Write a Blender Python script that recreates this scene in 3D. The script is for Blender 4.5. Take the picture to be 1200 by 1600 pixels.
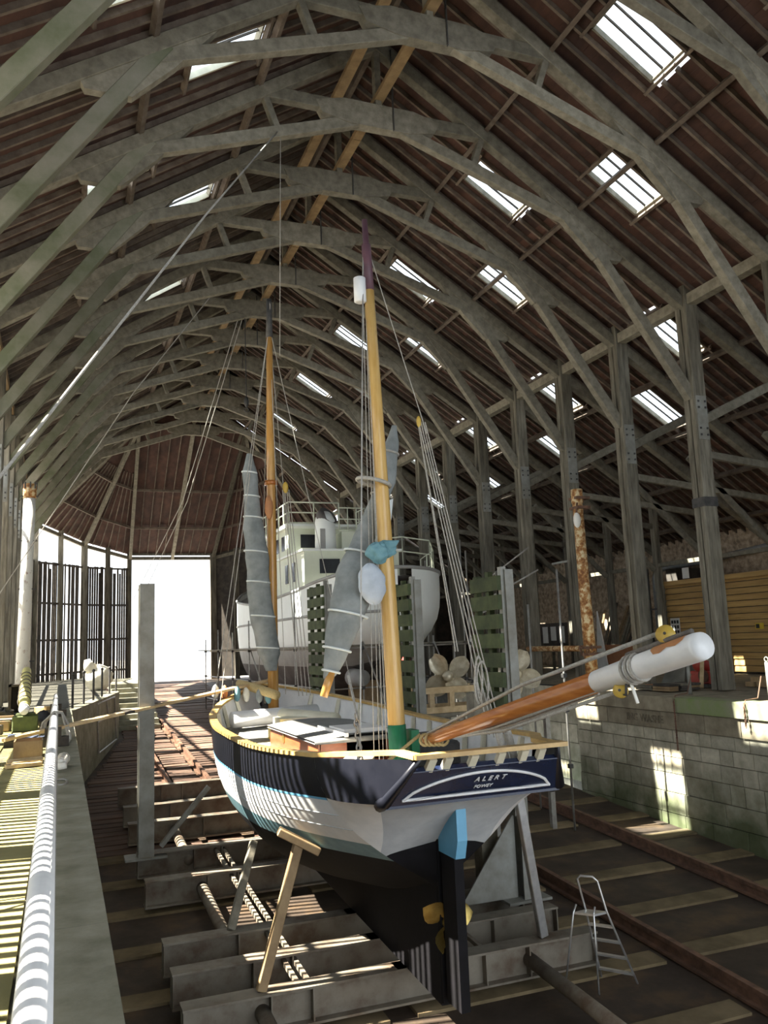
import bpy, math, random
import numpy as np
from mathutils import Vector, Matrix
random.seed(7)
for o in list(bpy.data.objects): bpy.data.objects.remove(o)
scene = bpy.context.scene
COL = scene.collection
# ------------------------------------------------------------ camera
F_PX = 1300.0
yaw, pit, rol = math.radians(21.26), math.radians(8.77), math.radians(-2.29)
fw = Vector((math.sin(yaw)*math.cos(pit), math.cos(yaw)*math.cos(pit), math.sin(pit)))
rt = Vector((math.cos(yaw), -math.sin(yaw), 0)); up = rt.cross(fw)
r2 = math.cos(rol)*rt + math.sin(rol)*up; u2 = -math.sin(rol)*rt + math.cos(rol)*up
cd = bpy.data.cameras.new('camera'); cam = bpy.data.objects.new('camera', cd); COL.objects.link(cam)
cam.matrix_world = Matrix(((r2.x, u2.x, -fw.x, 0), (r2.y, u2.y, -fw.y, 0), (r2.z, u2.z, -fw.z, 1.6), (0, 0, 0, 1)))
cd.sensor_fit = 'VERTICAL'; cd.sensor_height = 36.0; cd.lens = F_PX/1600*36.0
cd.clip_start = 0.05; cd.clip_end = 600
scene.camera = cam
# ------------------------------------------------------------ sky, sun, exposure
world = bpy.data.worlds.new('world'); scene.world = world; world.use_nodes = True
bg = world.node_tree.nodes['Background']; bg.inputs[0].default_value = (0.86, 0.93, 1.0, 1); bg.inputs[1].default_value = 1.0
SUN_DIR = Vector((1, -0.16, -1.25))
sl = bpy.data.lights.new('sun', 'SUN'); sl.energy = 14.0; sl.angle = 0.009; sl.color = (1.0, 0.92, 0.78)
so = bpy.data.objects.new('sun', sl); COL.objects.link(so); so.location = (-20, 10, 40)
so.rotation_euler = SUN_DIR.to_track_quat('-Z', 'Y').to_euler()
scene.view_settings.view_transform = 'Standard'; scene.view_settings.look = 'None'
scene.view_settings.exposure = 1.8; scene.view_settings.gamma = 1.0; scene.view_settings.use_curve_mapping = False
# ------------------------------------------------------------ materials
MATS = {}
def mat(name, c1, c2=None, scale=3.0, rough=0.8, metal=0.0, bump=0.15, stretch=(1, 1, 1), rand=0.0, c3=None, detail=6.0,
        moss=None, island=0.0, lo=0.35, hi=0.68):
    m = bpy.data.materials.new(name); m.use_nodes = True; nt = m.node_tree; N = nt.nodes; L = nt.links
    b = N['Principled BSDF']; b.inputs['Roughness'].default_value = rough; b.inputs['Metallic'].default_value = metal
    c2 = c2 or tuple(x*0.7 for x in c1)
    g = N.new('ShaderNodeNewGeometry'); mp = N.new('ShaderNodeMapping'); mp.inputs['Scale'].default_value = stretch
    L.new(g.outputs['Position'], mp.inputs['Vector'])
    n = N.new('ShaderNodeTexNoise'); n.inputs['Scale'].default_value = scale; n.inputs['Detail'].default_value = detail
    n.inputs['Roughness'].default_value = 0.62
    L.new(mp.outputs[0], n.inputs['Vector'])
    r = N.new('ShaderNodeValToRGB'); e = r.color_ramp.elements
    e[0].position = lo; e[0].color = (*c2, 1); e[1].position = hi; e[1].color = (*c1, 1)
    if c3:
        k = e.new((lo+hi)/2); k.color = (*c3, 1)
    L.new(n.outputs['Fac'], r.inputs['Fac']); out = r.outputs['Color']
    def hsv(fac_socket, amt, col):
        mr = N.new('ShaderNodeMapRange'); mr.inputs['To Min'].default_value = 1-amt; mr.inputs['To Max'].default_value = 1+amt
        L.new(fac_socket, mr.inputs['Value']); h = N.new('ShaderNodeHueSaturation'); L.new(mr.outputs[0], h.inputs['Value'])
        L.new(col, h.inputs['Color']); return h.outputs['Color']
    if rand:
        oi = N.new('ShaderNodeObjectInfo'); out = hsv(oi.outputs['Random'], rand, out)
    if island: out = hsv(g.outputs['Random Per Island'], island, out)
    if moss:   # algae growing up from the foot of the wall: z0 full .. z1 none
        z0, z1, mc = moss
        sp = N.new('ShaderNodeSeparateXYZ'); L.new(g.outputs['Position'], sp.inputs[0])
        n2 = N.new('ShaderNodeTexNoise'); n2.inputs['Scale'].default_value = 1.4; n2.inputs['Detail'].default_value = 8
        L.new(g.outputs['Position'], n2.inputs['Vector'])
        ma = N.new('ShaderNodeMath'); ma.operation = 'MULTIPLY_ADD'; ma.inputs[1].default_value = 2.2; ma.inputs[2].default_value = -1.1
        L.new(n2.outputs['Fac'], ma.inputs[0]); ad = N.new('ShaderNodeMath'); ad.operation = 'ADD'
        L.new(ma.outputs[0], ad.inputs[0]); L.new(sp.outputs['Z'], ad.inputs[1])
        mr = N.new('ShaderNodeMapRange'); mr.inputs['From Min'].default_value = z0; mr.inputs['From Max'].default_value = z1
        mr.inputs['To Min'].default_value = 0.9; mr.inputs['To Max'].default_value = 0.0
        L.new(ad.outputs[0], mr.inputs['Value'])
        mx = N.new('ShaderNodeMix'); mx.data_type = 'RGBA'; L.new(mr.outputs[0], mx.inputs[0])
        L.new(out, mx.inputs[6]); mx.inputs[7].default_value = (*mc, 1); out = mx.outputs[2]
    L.new(out, b.inputs['Base Color'])
    if bump:
        bp = N.new('ShaderNodeBump'); bp.inputs['Strength'].default_value = bump; bp.inputs['Distance'].default_value = 0.03
        L.new(n.outputs['Fac'], bp.inputs['Height']); L.new(bp.outputs[0], b.inputs['Normal'])
    MATS[name] = m
    return m
TIMBER = mat('weathered_timber', (0.235, 0.215, 0.165), (0.135, 0.12, 0.088), 5.0, 0.85, bump=0.3, rand=0.22, stretch=(1, 1, 1))
TIMBERG = mat('mossy_timber', (0.215, 0.20, 0.155), (0.105, 0.115, 0.065), 1.1, 0.85, bump=0.3, rand=0.2)
POSTM = mat('post_timber', (0.24, 0.22, 0.17), (0.085, 0.075, 0.055), 2.5, 0.85, bump=0.35, rand=0.15, stretch=(3, 3, 0.35))
RAFT = mat('rafter_timber', (0.17, 0.135, 0.105), (0.09, 0.065, 0.048), 3, 0.85, rand=0.3)
BOARD = mat('roof_board', (0.085, 0.040, 0.028), (0.035, 0.017, 0.013), 1.6, 0.9, island=0.4, bump=0.2, stretch=(1, 0.4, 1))
TAN = mat('tan_timber', (0.34, 0.235, 0.12), (0.21, 0.135, 0.065), 3, 0.7, rand=0.1)
NEWWOOD = mat('new_wood', (0.62, 0.47, 0.27), (0.42, 0.29, 0.14), 5, 0.65, rand=0.12)
CLAD = mat('cladding_wood', (0.58, 0.37, 0.13), (0.38, 0.23, 0.075), 2.5, 0.6, stretch=(1, 0.25, 4), rand=0.1, bump=0.1)
DARKW = mat('dark_timber', (0.09, 0.075, 0.06), (0.035, 0.03, 0.025), 3, 0.85, rand=0.2)
STONE = mat('dock_stone', (0.62, 0.58, 0.45), (0.36, 0.33, 0.235), 2.6, 0.9, bump=0.45, rand=0.2, moss=(-2.9, -1.5, (0.055, 0.075, 0.02)))
COPE = mat('coping_stone', (0.42, 0.36, 0.25), (0.22, 0.185, 0.125), 2.5, 0.9, bump=0.4, rand=0.12)
COPED = mat('worn_letter', (0.28, 0.24, 0.17), (0.15, 0.125, 0.085), 2.5, 0.9)
COPEG = mat('mossy_concrete', (0.22, 0.30, 0.09), (0.33, 0.31, 0.22), 1.6, 0.9, bump=0.4)
JOINT = mat('joint_mortar', (0.10, 0.095, 0.075), (0.05, 0.05, 0.035), 6, 0.95)
SLIP = mat('slip_floor', (0.10, 0.062, 0.030), (0.030, 0.019, 0.011), 1.3, 0.75, bump=0.5, c3=(0.05, 0.034, 0.022))
SLAB = mat('slip_slab', (0.22, 0.165, 0.09), (0.11, 0.082, 0.04), 1.5, 0.85, bump=0.4, rand=0.15)
PLANKF = mat('slip_plank', (0.165, 0.10, 0.068), (0.08, 0.048, 0.034), 2.0, 0.8, bump=0.4, rand=0.25, stretch=(0.4, 2, 1))
QUAY = mat('quay_deck', (0.33, 0.29, 0.12), (0.20, 0.18, 0.07), 1.8, 0.9, bump=0.3, rand=0.08)
KERB = mat('quay_kerb', (0.32, 0.305, 0.235), (0.17, 0.165, 0.11), 2.4, 0.9, bump=0.5, rand=0.05)
RUBBLE = mat('rubble_stone', (0.55, 0.46, 0.35), (0.19, 0.15, 0.11), 4.5, 0.95, bump=0.8, rand=0.2, c3=(0.40, 0.31, 0.22))
CONC = mat('yard_concrete', (0.44, 0.42, 0.39), (0.36, 0.345, 0.32), 1, 0.9, bump=0)
STEEL = mat('grey_steel', (0.27, 0.275, 0.25), (0.165, 0.155, 0.125), 2.2, 0.6, metal=0.0, bump=0.2, rand=0.1)
RUSTB = mat('rusty_beam', (0.23, 0.205, 0.16), (0.11, 0.075, 0.048), 1.8, 0.7, bump=0.3, c3=(0.185, 0.16, 0.122))
RAILM = mat('rail_rust', (0.22, 0.115, 0.07), (0.10, 0.055, 0.035), 5, 0.75, bump=0.4)
IRON = mat('dark_iron', (0.07, 0.065, 0.06), (0.03, 0.03, 0.03), 8, 0.6, bump=0.3)
GALV = mat('galvanised_tube', (0.42, 0.41, 0.38), (0.28, 0.26, 0.23), 6, 0.45, metal=0.6, bump=0.1)
ALU = mat('aluminium', (0.75, 0.75, 0.74), (0.60, 0.60, 0.60), 8, 0.35, metal=0.85, bump=0.05)
PIPEM = mat('grey_pipe', (0.24, 0.25, 0.25), (0.15, 0.155, 0.16), 4, 0.5, bump=0.05)
RUSTY = mat('flaking_paint', (0.72, 0.60, 0.36), (0.22, 0.085, 0.025), 7, 0.7, bump=0.6, c3=(0.45, 0.22, 0.07), lo=0.38, hi=0.6)
RUSTW = mat('flaking_white_paint', (0.80, 0.78, 0.71), (0.30, 0.15, 0.07), 6, 0.7, bump=0.4, lo=0.28, hi=0.42)
NAVY = mat('hull_navy', (0.010, 0.011, 0.017), (0.006, 0.007, 0.012), 4, 0.32, bump=0.03)
NAVYT = mat('transom_navy', (0.014, 0.022, 0.055), (0.010, 0.016, 0.042), 4, 0.25, bump=0.02)
WHITE = mat('white_gloss', (0.80, 0.80, 0.79), (0.68, 0.69, 0.69), 3, 0.4, bump=0.04)
PRIMER = mat('counter_primer', (0.50, 0.53, 0.55), (0.40, 0.43, 0.46), 4, 0.6, bump=0.05)
TEAL = mat('teal_band', (0.16, 0.29, 0.33), (0.10, 0.20, 0.24), 4, 0.5, bump=0.03)
LBLUE = mat('light_blue_paint', (0.15, 0.42, 0.62), (0.12, 0.35, 0.54), 3, 0.45, bump=0.03)
ANTIF = mat('antifoul_black', (0.007, 0.0065, 0.009), (0.004, 0.004, 0.005), 5, 0.75, bump=0.1); ANTIF.node_tree.nodes['Principled BSDF'].inputs['Specular IOR Level'].default_value = 0.2
VARN = mat('varnished_pine', (0.62, 0.36, 0.11), (0.46, 0.22, 0.055), 3, 0.22, stretch=(5, 5, 0.5), bump=0.02)
VARNL = mat('pale_varnished_pine', (0.66, 0.44, 0.16), (0.52, 0.31, 0.09), 3, 0.25, stretch=(5, 5, 0.5), bump=0.02)
VARNO = mat('orange_varnish', (0.50, 0.19, 0.045), (0.34, 0.11, 0.025), 3, 0.2, stretch=(5, 0.5, 5), bump=0.02)
RAILW = mat('cap_rail_wood', (0.62, 0.42, 0.15), (0.45, 0.28, 0.09), 5, 0.35, bump=0.05)
CREAM = mat('cream_paint', (0.70, 0.67, 0.52), (0.58, 0.55, 0.42), 4, 0.5, bump=0.04)
DECK = mat('boat_deck', (0.24, 0.24, 0.23), (0.15, 0.15, 0.145), 4, 0.7, bump=0.1)
MAHOG = mat('mahogany', (0.36, 0.10, 0.04), (0.20, 0.05, 0.02), 3, 0.3, stretch=(1, 0.5, 4), bump=0.05)
GREENP = mat('green_paint', (0.025, 0.20, 0.09), (0.015, 0.14, 0.06), 3, 0.35, bump=0.02)
FENDG = mat('fender_green', (0.075, 0.095, 0.035), (0.035, 0.047, 0.018), 3, 0.8, bump=0.3, rand=0.2)
PURPLE = mat('masthead_purple', (0.12, 0.055, 0.07), (0.08, 0.035, 0.05), 4, 0.5, bump=0.05)
CANVAS = mat('grey_canvas', (0.285, 0.305, 0.30), (0.18, 0.198, 0.195), 3.5, 0.85, bump=0.5)
CANVASL = mat('pale_canvas', (0.52, 0.57, 0.63), (0.40, 0.45, 0.51), 4, 0.85, bump=0.4)
CLOTHT = mat('teal_cloth', (0.20, 0.37, 0.41), (0.12, 0.26, 0.30), 5, 0.85, bump=0.4)
SAILW = mat('sail_cloth', (0.70, 0.74, 0.72), (0.60, 0.64, 0.63), 4, 0.8, bump=0.1)
ROPE = mat('rope_grey', (0.48, 0.46, 0.41), (0.33, 0.31, 0.27), 30, 0.9, bump=0.5)
ROPED = mat('rope_dark', (0.17, 0.15, 0.13), (0.10, 0.09, 0.08), 30, 0.9, bump=0.3)
ROPEY = mat('rope_manila', (0.58, 0.45, 0.22), (0.42, 0.31, 0.13), 30, 0.9, bump=0.4)
YELL = mat('yellow_block', (0.62, 0.43, 0.08), (0.48, 0.31, 0.05), 5, 0.45, bump=0.05)
LEATH = mat('leather_patch', (0.50, 0.23, 0.09), (0.38, 0.16, 0.06), 5, 0.6, bump=0.1)
BRASS = mat('brass', (0.55, 0.42, 0.14), (0.36, 0.25, 0.07), 6, 0.35, metal=0.9, bump=0.05)
BRONZE = mat('cast_bronze', (0.68, 0.62, 0.47), (0.45, 0.38, 0.25), 6, 0.4, metal=0.35, bump=0.1)
SHIPW = mat('ship_white', (0.84, 0.86, 0.82), (0.78, 0.80, 0.76), 1.5, 0.5, bump=0.02)
SHIPC = mat('ship_cream', (0.66, 0.69, 0.56), (0.58, 0.61, 0.48), 1.5, 0.5, bump=0.02)
SHIPG = mat('ship_grey', (0.40, 0.40, 0.38), (0.29, 0.28, 0.26), 1.2, 0.6, bump=0.05)
SHIPD = mat('ship_dark', (0.13, 0.115, 0.105), (0.07, 0.06, 0.055), 1.5, 0.7, bump=0.1)
WINDK = mat('dark_window', (0.03, 0.035, 0.04), (0.02, 0.02, 0.025), 2, 0.15, bump=0)
SIGNW = mat('sign_white', (0.75, 0.74, 0.70), (0.65, 0.64, 0.60), 3, 0.5, bump=0)
SIGNY = mat('sign_yellow', (0.80, 0.58, 0.04), (0.70, 0.50, 0.03), 3, 0.5, bump=0)
INK = mat('black_ink', (0.02, 0.02, 0.02), (0.02, 0.02, 0.02), 3, 0.6, bump=0)
REDP = mat('red_paint', (0.45, 0.05, 0.035), (0.30, 0.03, 0.02), 4, 0.5, bump=0.1)
ORANG = mat('orange_board', (0.44, 0.20, 0.09), (0.33, 0.14, 0.06), 2, 0.7, bump=0.1)
TARP = mat('blue_tarp', (0.035, 0.055, 0.10), (0.02, 0.03, 0.06), 5, 0.6, bump=0.4)
BAGK = mat('black_bag', (0.03, 0.03, 0.035), (0.015, 0.015, 0.02), 6, 0.5, bump=0.4)
MOSSG = mat('mossy_block', (0.12, 0.15, 0.05), (0.06, 0.075, 0.03), 4, 0.9, bump=0.4)
SACK = mat('white_sack', (0.80, 0.77, 0.66), (0.66, 0.62, 0.50), 6, 0.85, bump=0.5)
YROPE = mat('yellow_wrap', (0.72, 0.66, 0.25), (0.58, 0.52, 0.18), 6, 0.7, bump=0.3)
def glass_mat():
    m = bpy.data.materials.new('skylight_glass'); m.use_nodes = True; N = m.node_tree.nodes; L = m.node_tree.links
    N.remove(N['Principled BSDF']); o = N['Material Output']
    t = N.new('ShaderNodeBsdfTransparent'); t.inputs[0].default_value = (0.90, 0.94, 0.97, 1)
    g = N.new('ShaderNodeBsdfGlossy'); g.inputs['Roughness'].default_value = 0.1
    mx = N.new('ShaderNodeMixShader'); mx.inputs[0].default_value = 0.06
    L.new(t.outputs[0], mx.inputs[1]); L.new(g.outputs[0], mx.inputs[2]); L.new(mx.outputs[0], o.inputs['Surface'])
    return m
GLASS = glass_mat()
# ------------------------------------------------------------ mesh helpers
V = Vector
class MB:
    def __init__(s): s.v = []; s.f = []
    def add(s, vs, fs):
        k = len(s.v); s.v += [tuple(p) for p in vs]; s.f += [tuple(i+k for i in f) for f in fs]; return s
    def hexa(s, p):
        return s.add(p, [(0, 3, 2, 1), (4, 5, 6, 7), (0, 1, 5, 4), (1, 2, 6, 5), (2, 3, 7, 6), (3, 0, 4, 7)])
    def box(s, x0, x1, y0, y1, z0, z1):
        return s.hexa([(x0, y0, z0), (x1, y0, z0), (x1, y1, z0), (x0, y1, z0), (x0, y0, z1), (x1, y0, z1), (x1, y1, z1), (x0, y1, z1)])
    def beam(s, a, b, w, h, upv=(0, 0, 1), w2=None, h2=None):
        a = V(a); b = V(b); d = (b-a).normalized(); u = V(upv)
        side = d.cross(u)
        if side.length < 1e-4: side = d.cross(V((0, 1, 0)))
        side.normalize(); u = side.cross(d).normalized(); w2 = w2 or w; h2 = h2 or h
        P = []
        for c, ww, hh in ((a, w, h), (b, w2, h2)):
            P += [c-side*ww/2-u*hh/2, c+side*ww/2-u*hh/2, c+side*ww/2+u*hh/2, c-side*ww/2+u*hh/2]
        return s.hexa(P)
    def tube(s, pts, r, n=8, cap=True):
        pts = [V(p) for p in pts]; m = len(pts); rr = r if isinstance(r, (list, tuple)) else [r]*m
        t0 = (pts[1]-pts[0]).normalized(); ref = V((0, 0, 1)) if abs(t0.z) < 0.9 else V((0, 1, 0))
        vs = []; nrm = None
        for i, p in enumerate(pts):
            t = ((pts[i+1] if i < m-1 else p)-(pts[i-1] if i else p))
            if t.length < 1e-9: t = t0.copy()
            t.normalize()
            nrm = (ref-t*ref.dot(t)) if nrm is None else (nrm-t*nrm.dot(t))
            if nrm.length < 1e-6: nrm = t.orthogonal()
            nrm.normalize(); bn = t.cross(nrm)
            for k in range(n):
                a = 2*math.pi*k/n; vs.append(p+(nrm*math.cos(a)+bn*math.sin(a))*rr[i])
        fs = [(i*n+k, i*n+(k+1) % n, (i+1)*n+(k+1) % n, (i+1)*n+k) for i in range(m-1) for k in range(n)]
        if cap: fs += [tuple(range(n-1, -1, -1)), tuple((m-1)*n+k for k in range(n))]
        return s.add(vs, fs)
    def prism(s, poly, off):
        n = len(poly); o = V(off)
        return s.add([V(p) for p in poly]+[V(p)+o for p in poly],
                     [tuple(range(n-1, -1, -1)), tuple(range(n, 2*n))]+[(i, (i+1) % n, n+(i+1) % n, n+i) for i in range(n)])
    def loft(s, rows, close=False):
        n = len(rows[0]); k = n if close else n-1
        return s.add([p for r in rows for p in r],
                     [(i*n+j, i*n+(j+1) % n, (i+1)*n+(j+1) % n, (i+1)*n+j) for i in range(len(rows)-1) for j in range(k)])
    def blob(s, c, rx, ry, rz, n=12, m=8, wob=0.0, seed=0):
        rg = random.Random(seed); rows = []
        for i in range(m+1):
            th = math.pi*i/m; row = []
            for k in range(n):
                a = 2*math.pi*k/n; w = 1+wob*(rg.random()-0.5)*2
                row.append((c[0]+rx*math.sin(th)*math.cos(a)*w, c[1]+ry*math.sin(th)*math.sin(a)*w, c[2]+rz*math.cos(th)*w))
            rows.append(row)
        return s.loft(rows, True)
    def disc(s, c, axis, r, t, n=20, hole=0):
        a = V(axis).normalized(); return s.tube([V(c)-a*t/2, V(c)+a*t/2], r, n)
    def torus(s, c, ax1, ax2, R, r, n=16, m=6, R2=None):
        c = V(c); a = V(ax1).normalized(); b = V(ax2).normalized(); nn = a.cross(b); rows = []; R2 = R2 or R
        for i in range(n+1):
            t = 2*math.pi*i/n; d = (a*math.cos(t)*R+b*math.sin(t)*R2); dn = d.normalized()
            rows.append([c+d+(dn*math.cos(q)+nn*math.sin(q))*r for q in [2*math.pi*k/m for k in range(m)]])
        return s.loft(rows, True)
def sum_mb(l):
    r = MB()
    for m in l: r.add(m.v, m.f)
    return r
def build(name, mb, m, loc=None, smooth=False, parent=None, kind=None, label=None, bevel=0):
    me = bpy.data.meshes.new(name)
    vs = mb.v if loc is None else [(p[0]-loc[0], p[1]-loc[1], p[2]-loc[2]) for p in mb.v]
    me.from_pydata(vs, [], mb.f); me.update()
    if isinstance(m, (list, tuple)):
        for x in m: me.materials.append(x)
    else: me.materials.append(m)
    if smooth: me.polygons.foreach_set('use_smooth', [True]*len(me.polygons))
    o = bpy.data.objects.new(name, me); COL.objects.link(o)
    if parent is not None: o.parent = parent
    elif loc is not None: o.location = loc
    if kind: o['kind'] = kind
    if label: o['label'] = label
    if bevel:
        bv = o.modifiers.new('bevel', 'BEVEL'); bv.width = bevel; bv.segments = 1
    return o
class Thing:
    """an Empty at the base of a thing; parts are given in world coordinates"""
    def __init__(s, name, label, cat, loc, group=None, kind=None):
        s.loc = V(loc); s.e = bpy.data.objects.new(name, None); COL.objects.link(s.e); s.e.location = s.loc; s.e.empty_display_size = 0.3
        s.e['label'] = label
        if cat: s.e['category'] = cat
        if group: s.e['group'] = group
        if kind: s.e['kind'] = kind
    def part(s, name, mb, m, smooth=False, parent=None, label=None, kind=None, bevel=0):
        return build(name, mb, m, s.loc, smooth, parent or s.e, kind, label, bevel)
def solid(name, mb, m, label, cat, loc, group=None, smooth=False, bevel=0):
    o = build(name, mb, m, V(loc), smooth, bevel=bevel); o['label'] = label; o['category'] = cat
    if group: o['group'] = group
    return o
def struct(name, mb, m, label=None, smooth=False):
    return build(name, mb, m, None, smooth, None, 'structure', label)
def copy_tree(o, parent=None, **kw):
    c = o.copy(); COL.objects.link(c); c.parent = parent
    for ch in list(o.children): copy_tree(ch, c)
    for k, v in kw.items(): c[k] = v
    return c
_unit = {}
def piece(name, m, parent, p, size, base=V((0, 0, 0)), rot=None):
    """a box piece sharing one bevelled unit mesh per material"""
    key = (name, m.name)
    if key not in _unit:
        me = bpy.data.meshes.new(name); q = MB().box(-.5, .5, -.5, .5, -.5, .5); me.from_pydata(q.v, [], q.f); me.materials.append(m); _unit[key] = me
    o = bpy.data.objects.new(name, _unit[key]); COL.objects.link(o); o.parent = parent
    o.location = V(p)-base; o.scale = size
    if rot: o.rotation_euler = rot
    return o
def cr(xs, ys):
    """smooth (monotone-ish cubic) interpolation"""
    xs = list(xs); ys = list(ys); n = len(xs); d = [(ys[i+1]-ys[i])/(xs[i+1]-xs[i]) for i in range(n-1)]
    mm = [d[0]]+[0 if d[i-1]*d[i] <= 0 else 2*d[i-1]*d[i]/(d[i-1]+d[i]) for i in range(1, n-1)]+[d[-1]]
    def f(x):
        x = min(max(x, xs[0]), xs[-1]); i = 0
        while i < n-2 and x > xs[i+1]: i += 1
        h = xs[i+1]-xs[i]; t = (x-xs[i])/h
        return ((1+2*t)*(1-t)**2*ys[i]+t*(1-t)**2*h*mm[i]+t*t*(3-2*t)*ys[i+1]+t*t*(t-1)*h*mm[i+1])
    return f
def circ(c, r, n=16, plane='xz'):
    return [(c[0]+r*math.cos(2*math.pi*i/n), c[1], c[2]+r*math.sin(2*math.pi*i/n)) for i in range(n)]
# ------------------------------------------------------------ shed geometry
C = 6.97; SP = 3.07; Y0 = 14.2; KMIN, KMAX = -5, 11
TY = [Y0+SP*k for k in range(KMIN, KMAX+1)]
YA, YB = -14.0, 48.1
SL = 0.655
def zb(X): return 14.7-SL*(abs(X-C)-2.83)     # underside of the roof boards
def zr(X): return zb(X)-0.42                  # principal rafter axis
def floor_z(y): return -4.0+0.06*y
XL_W, XR_W = -2.6, 24.2

# ---- slip floor
fl = struct('floor', MB().prism([(0.28, -14, floor_z(-14)-.02), (13.7, -14, floor_z(-14)-.02), (13.7, 58.4, floor_z(58.4)-.02), (0.28, 58.4, floor_z(58.4)-.02)], (0, 0, -0.4)), SLIP, 'dark earth and silt floor of the sloping slipway')
ang = math.atan(0.06)
y = 6.2; i = 0
while y < 24:
    w = 0.36+0.06*random.random()
    for (x0, x1) in ((0.32, 4.1), (4.5, 8.55), (8.95, 11.55), (11.95, 13.62)):
        if x1 < 8.7 and y > 20: continue
        piece('stone_slab', SLAB, fl, ((x0+x1)/2, y, floor_z(y)-.01), (x1-x0, w, 0.06+0.02*random.random()), rot=(ang, 0, (random.random()-.5)*.02))
    y += 1.68
y = 20.0                       # brown timber planking further up the slip
while y < 57.5:
    w = 0.34
    for (x0, x1) in ((0.35 if y < 25 else min(2.4, .35+(y-25)*.19), 3.0), (3.2, 4.0), (4.3, 8.6)):
        piece('floor_plank', PLANKF, fl, ((x0+x1)/2+random.uniform(-.05, .05), y, floor_z(y)+0.0), (x1-x0, w*0.93, 0.06+0.05*random.random()), rot=(ang+random.uniform(-.02, .02), 0, random.uniform(-.008, .008)))
    y += w+0.06
# ---- quays
lq = struct('floor_quay_left', MB().prism([(XL_W-.3, -14, -.02), (-0.18, -14, -.02), (-0.18, 25.6, -.02), (1.75, 36, -.02), (1.75, 58.4, -.02), (XL_W-.3, 58.4, -.02)], (0, 0, -4.3)), JOINT, 'left quay deck of worn concrete slabs')
y = 1.0
while y < 25:
    ln = random.uniform(1.5, 2.2)
    for (x0, x1) in ((-2.6, -1.75), (-1.72, -0.95), (-0.92, -0.2)):
        piece('deck_slab', QUAY, lq, ((x0+x1)/2, y+ln/2, -0.04), (x1-x0, ln-0.025, 0.08))
    y += ln
wl = struct('wall_left', MB().prism([(-0.16, -14, -.03), (0.26, -14, -.03), (0.26, 25.6, -.03), (2.2, 36, -.03), (2.2, 37, -.03), (1.76, 37, -.03), (1.76, 36, -.03), (-0.16, 25.6, -.03)], (0, 0, -4.4)), KERB, 'left dock wall with a stone kerb')
y = 1.2
while y < 25:
    ln = random.uniform(1.6, 2.6); piece('kerb_stone', KERB, wl, (0.05, y+ln/2, 0.0), (0.46, ln-0.02, 0.07)); y += ln
rq = struct('floor_quay_right', MB().prism([(14.05, 2, -.03), (XR_W, 2, -.03), (XR_W, 58, -.03), (14.9, 58, -.03), (14.9, 20.7, -.03), (14.05, 20.7, -.03)], (0, 0, -4.2)), COPE, 'right quay of rough paving')
# ---- right dock wall of stone blocks
wr = struct('wall_right', MB().box(13.74, 14.1, 2, 20.66, -4.2, -0.03).box(14.5, 14.95, 20.6, 58, -4.2, -0.03).box(13.74, 14.9, 20.4, 20.66, -4.2, -.04), JOINT, 'stone block wall of the dock on the right')
courses = [(-0.36, -0.0, 'c'), (-0.78, -0.36, 'l'), (-1.08, -0.78, 's'), (-1.42, -1.08, 's'), (-1.80, -1.42, 's'), (-2.24, -1.80, 's'), (-2.72, -2.24, 'b'), (-3.9, -2.72, 'b')]
for z0, z1, kd in courses:
    y = 8.6
    while y < 20.6:
        ln = {'c': random.uniform(1.6, 2.6), 'l': random.uniform(.9, 1.5), 's': random.uniform(.36, .72), 'b': random.uniform(.8, 1.3)}[kd]
        ln = min(ln, 20.66-y)
        if 20.66-y-ln < 0.25: ln = 20.66-y
        m = STONE if kd != 'c' else (COPEG if y < 16.4 else COPE)
        if kd == 'l': m = COPE
        pr = {'c': 0.10, 'l': 0.05, 's': 0, 'b': 0.015}[kd]+random.uniform(0, .022)
        piece('stone_block', m, wr, (13.66-pr/2+0.2, y+ln/2, (z0+z1)/2), (0.4+pr, ln-0.018, z1-z0-0.018))
        y += ln
for z0, z1, kd in courses[2:]:
    for a in range(3): piece('stone_block', STONE, wr, (13.85+.3*a, 20.64, (z0+z1)/2), (0.29, 0.1, z1-z0-.02))
y = 20.9
for r in range(5):
    y = 20.8
    while y < 30:
        ln = random.uniform(.7, 1.2); piece('stone_block', STONE, wr, (14.55, y+ln/2, -.3-.55*r), (0.16, ln-.02, 0.53)); y += ln
# chiselled letters, worn, on the second course
def text_mesh(s, size, shear=0.0, ext=0.004):
    cu = bpy.data.curves.new('t', 'FONT'); cu.body = s; cu.size = size; cu.shear = shear; cu.extrude = ext; cu.align_x = 'CENTER'; cu.align_y = 'CENTER'; cu.resolution_u = 3
    ob = bpy.data.objects.new('t', cu); COL.objects.link(ob); dg = bpy.context.evaluated_depsgraph_get(); dg.update()
    me = bpy.data.meshes.new_from_object(ob.evaluated_get(dg)); bpy.data.objects.remove(ob); bpy.data.curves.remove(cu)
    for p in me.materials: pass
    return me
def text_obj(name, s, size, m, pos, xdir, ydir, parent=None, base=V((0, 0, 0)), shear=0.0, ext=0.004):
    me = text_mesh(s, size, shear, ext); me.materials.clear(); me.materials.append(m); o = bpy.data.objects.new(name, me); COL.objects.link(o)
    x = V(xdir).normalized(); yv = V(ydir).normalized(); z = x.cross(yv).normalized(); yv = z.cross(x)
    M = Matrix(((x.x, yv.x, z.x, 0), (x.y, yv.y, z.y, 0), (x.z, yv.z, z.z, 0), (0, 0, 0, 1))); M.translation = V(pos)-base
    if parent is not None: o.parent = parent
    o.matrix_local = M if parent is not None else M
    if parent is None: o.matrix_world = M
    return o
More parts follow.
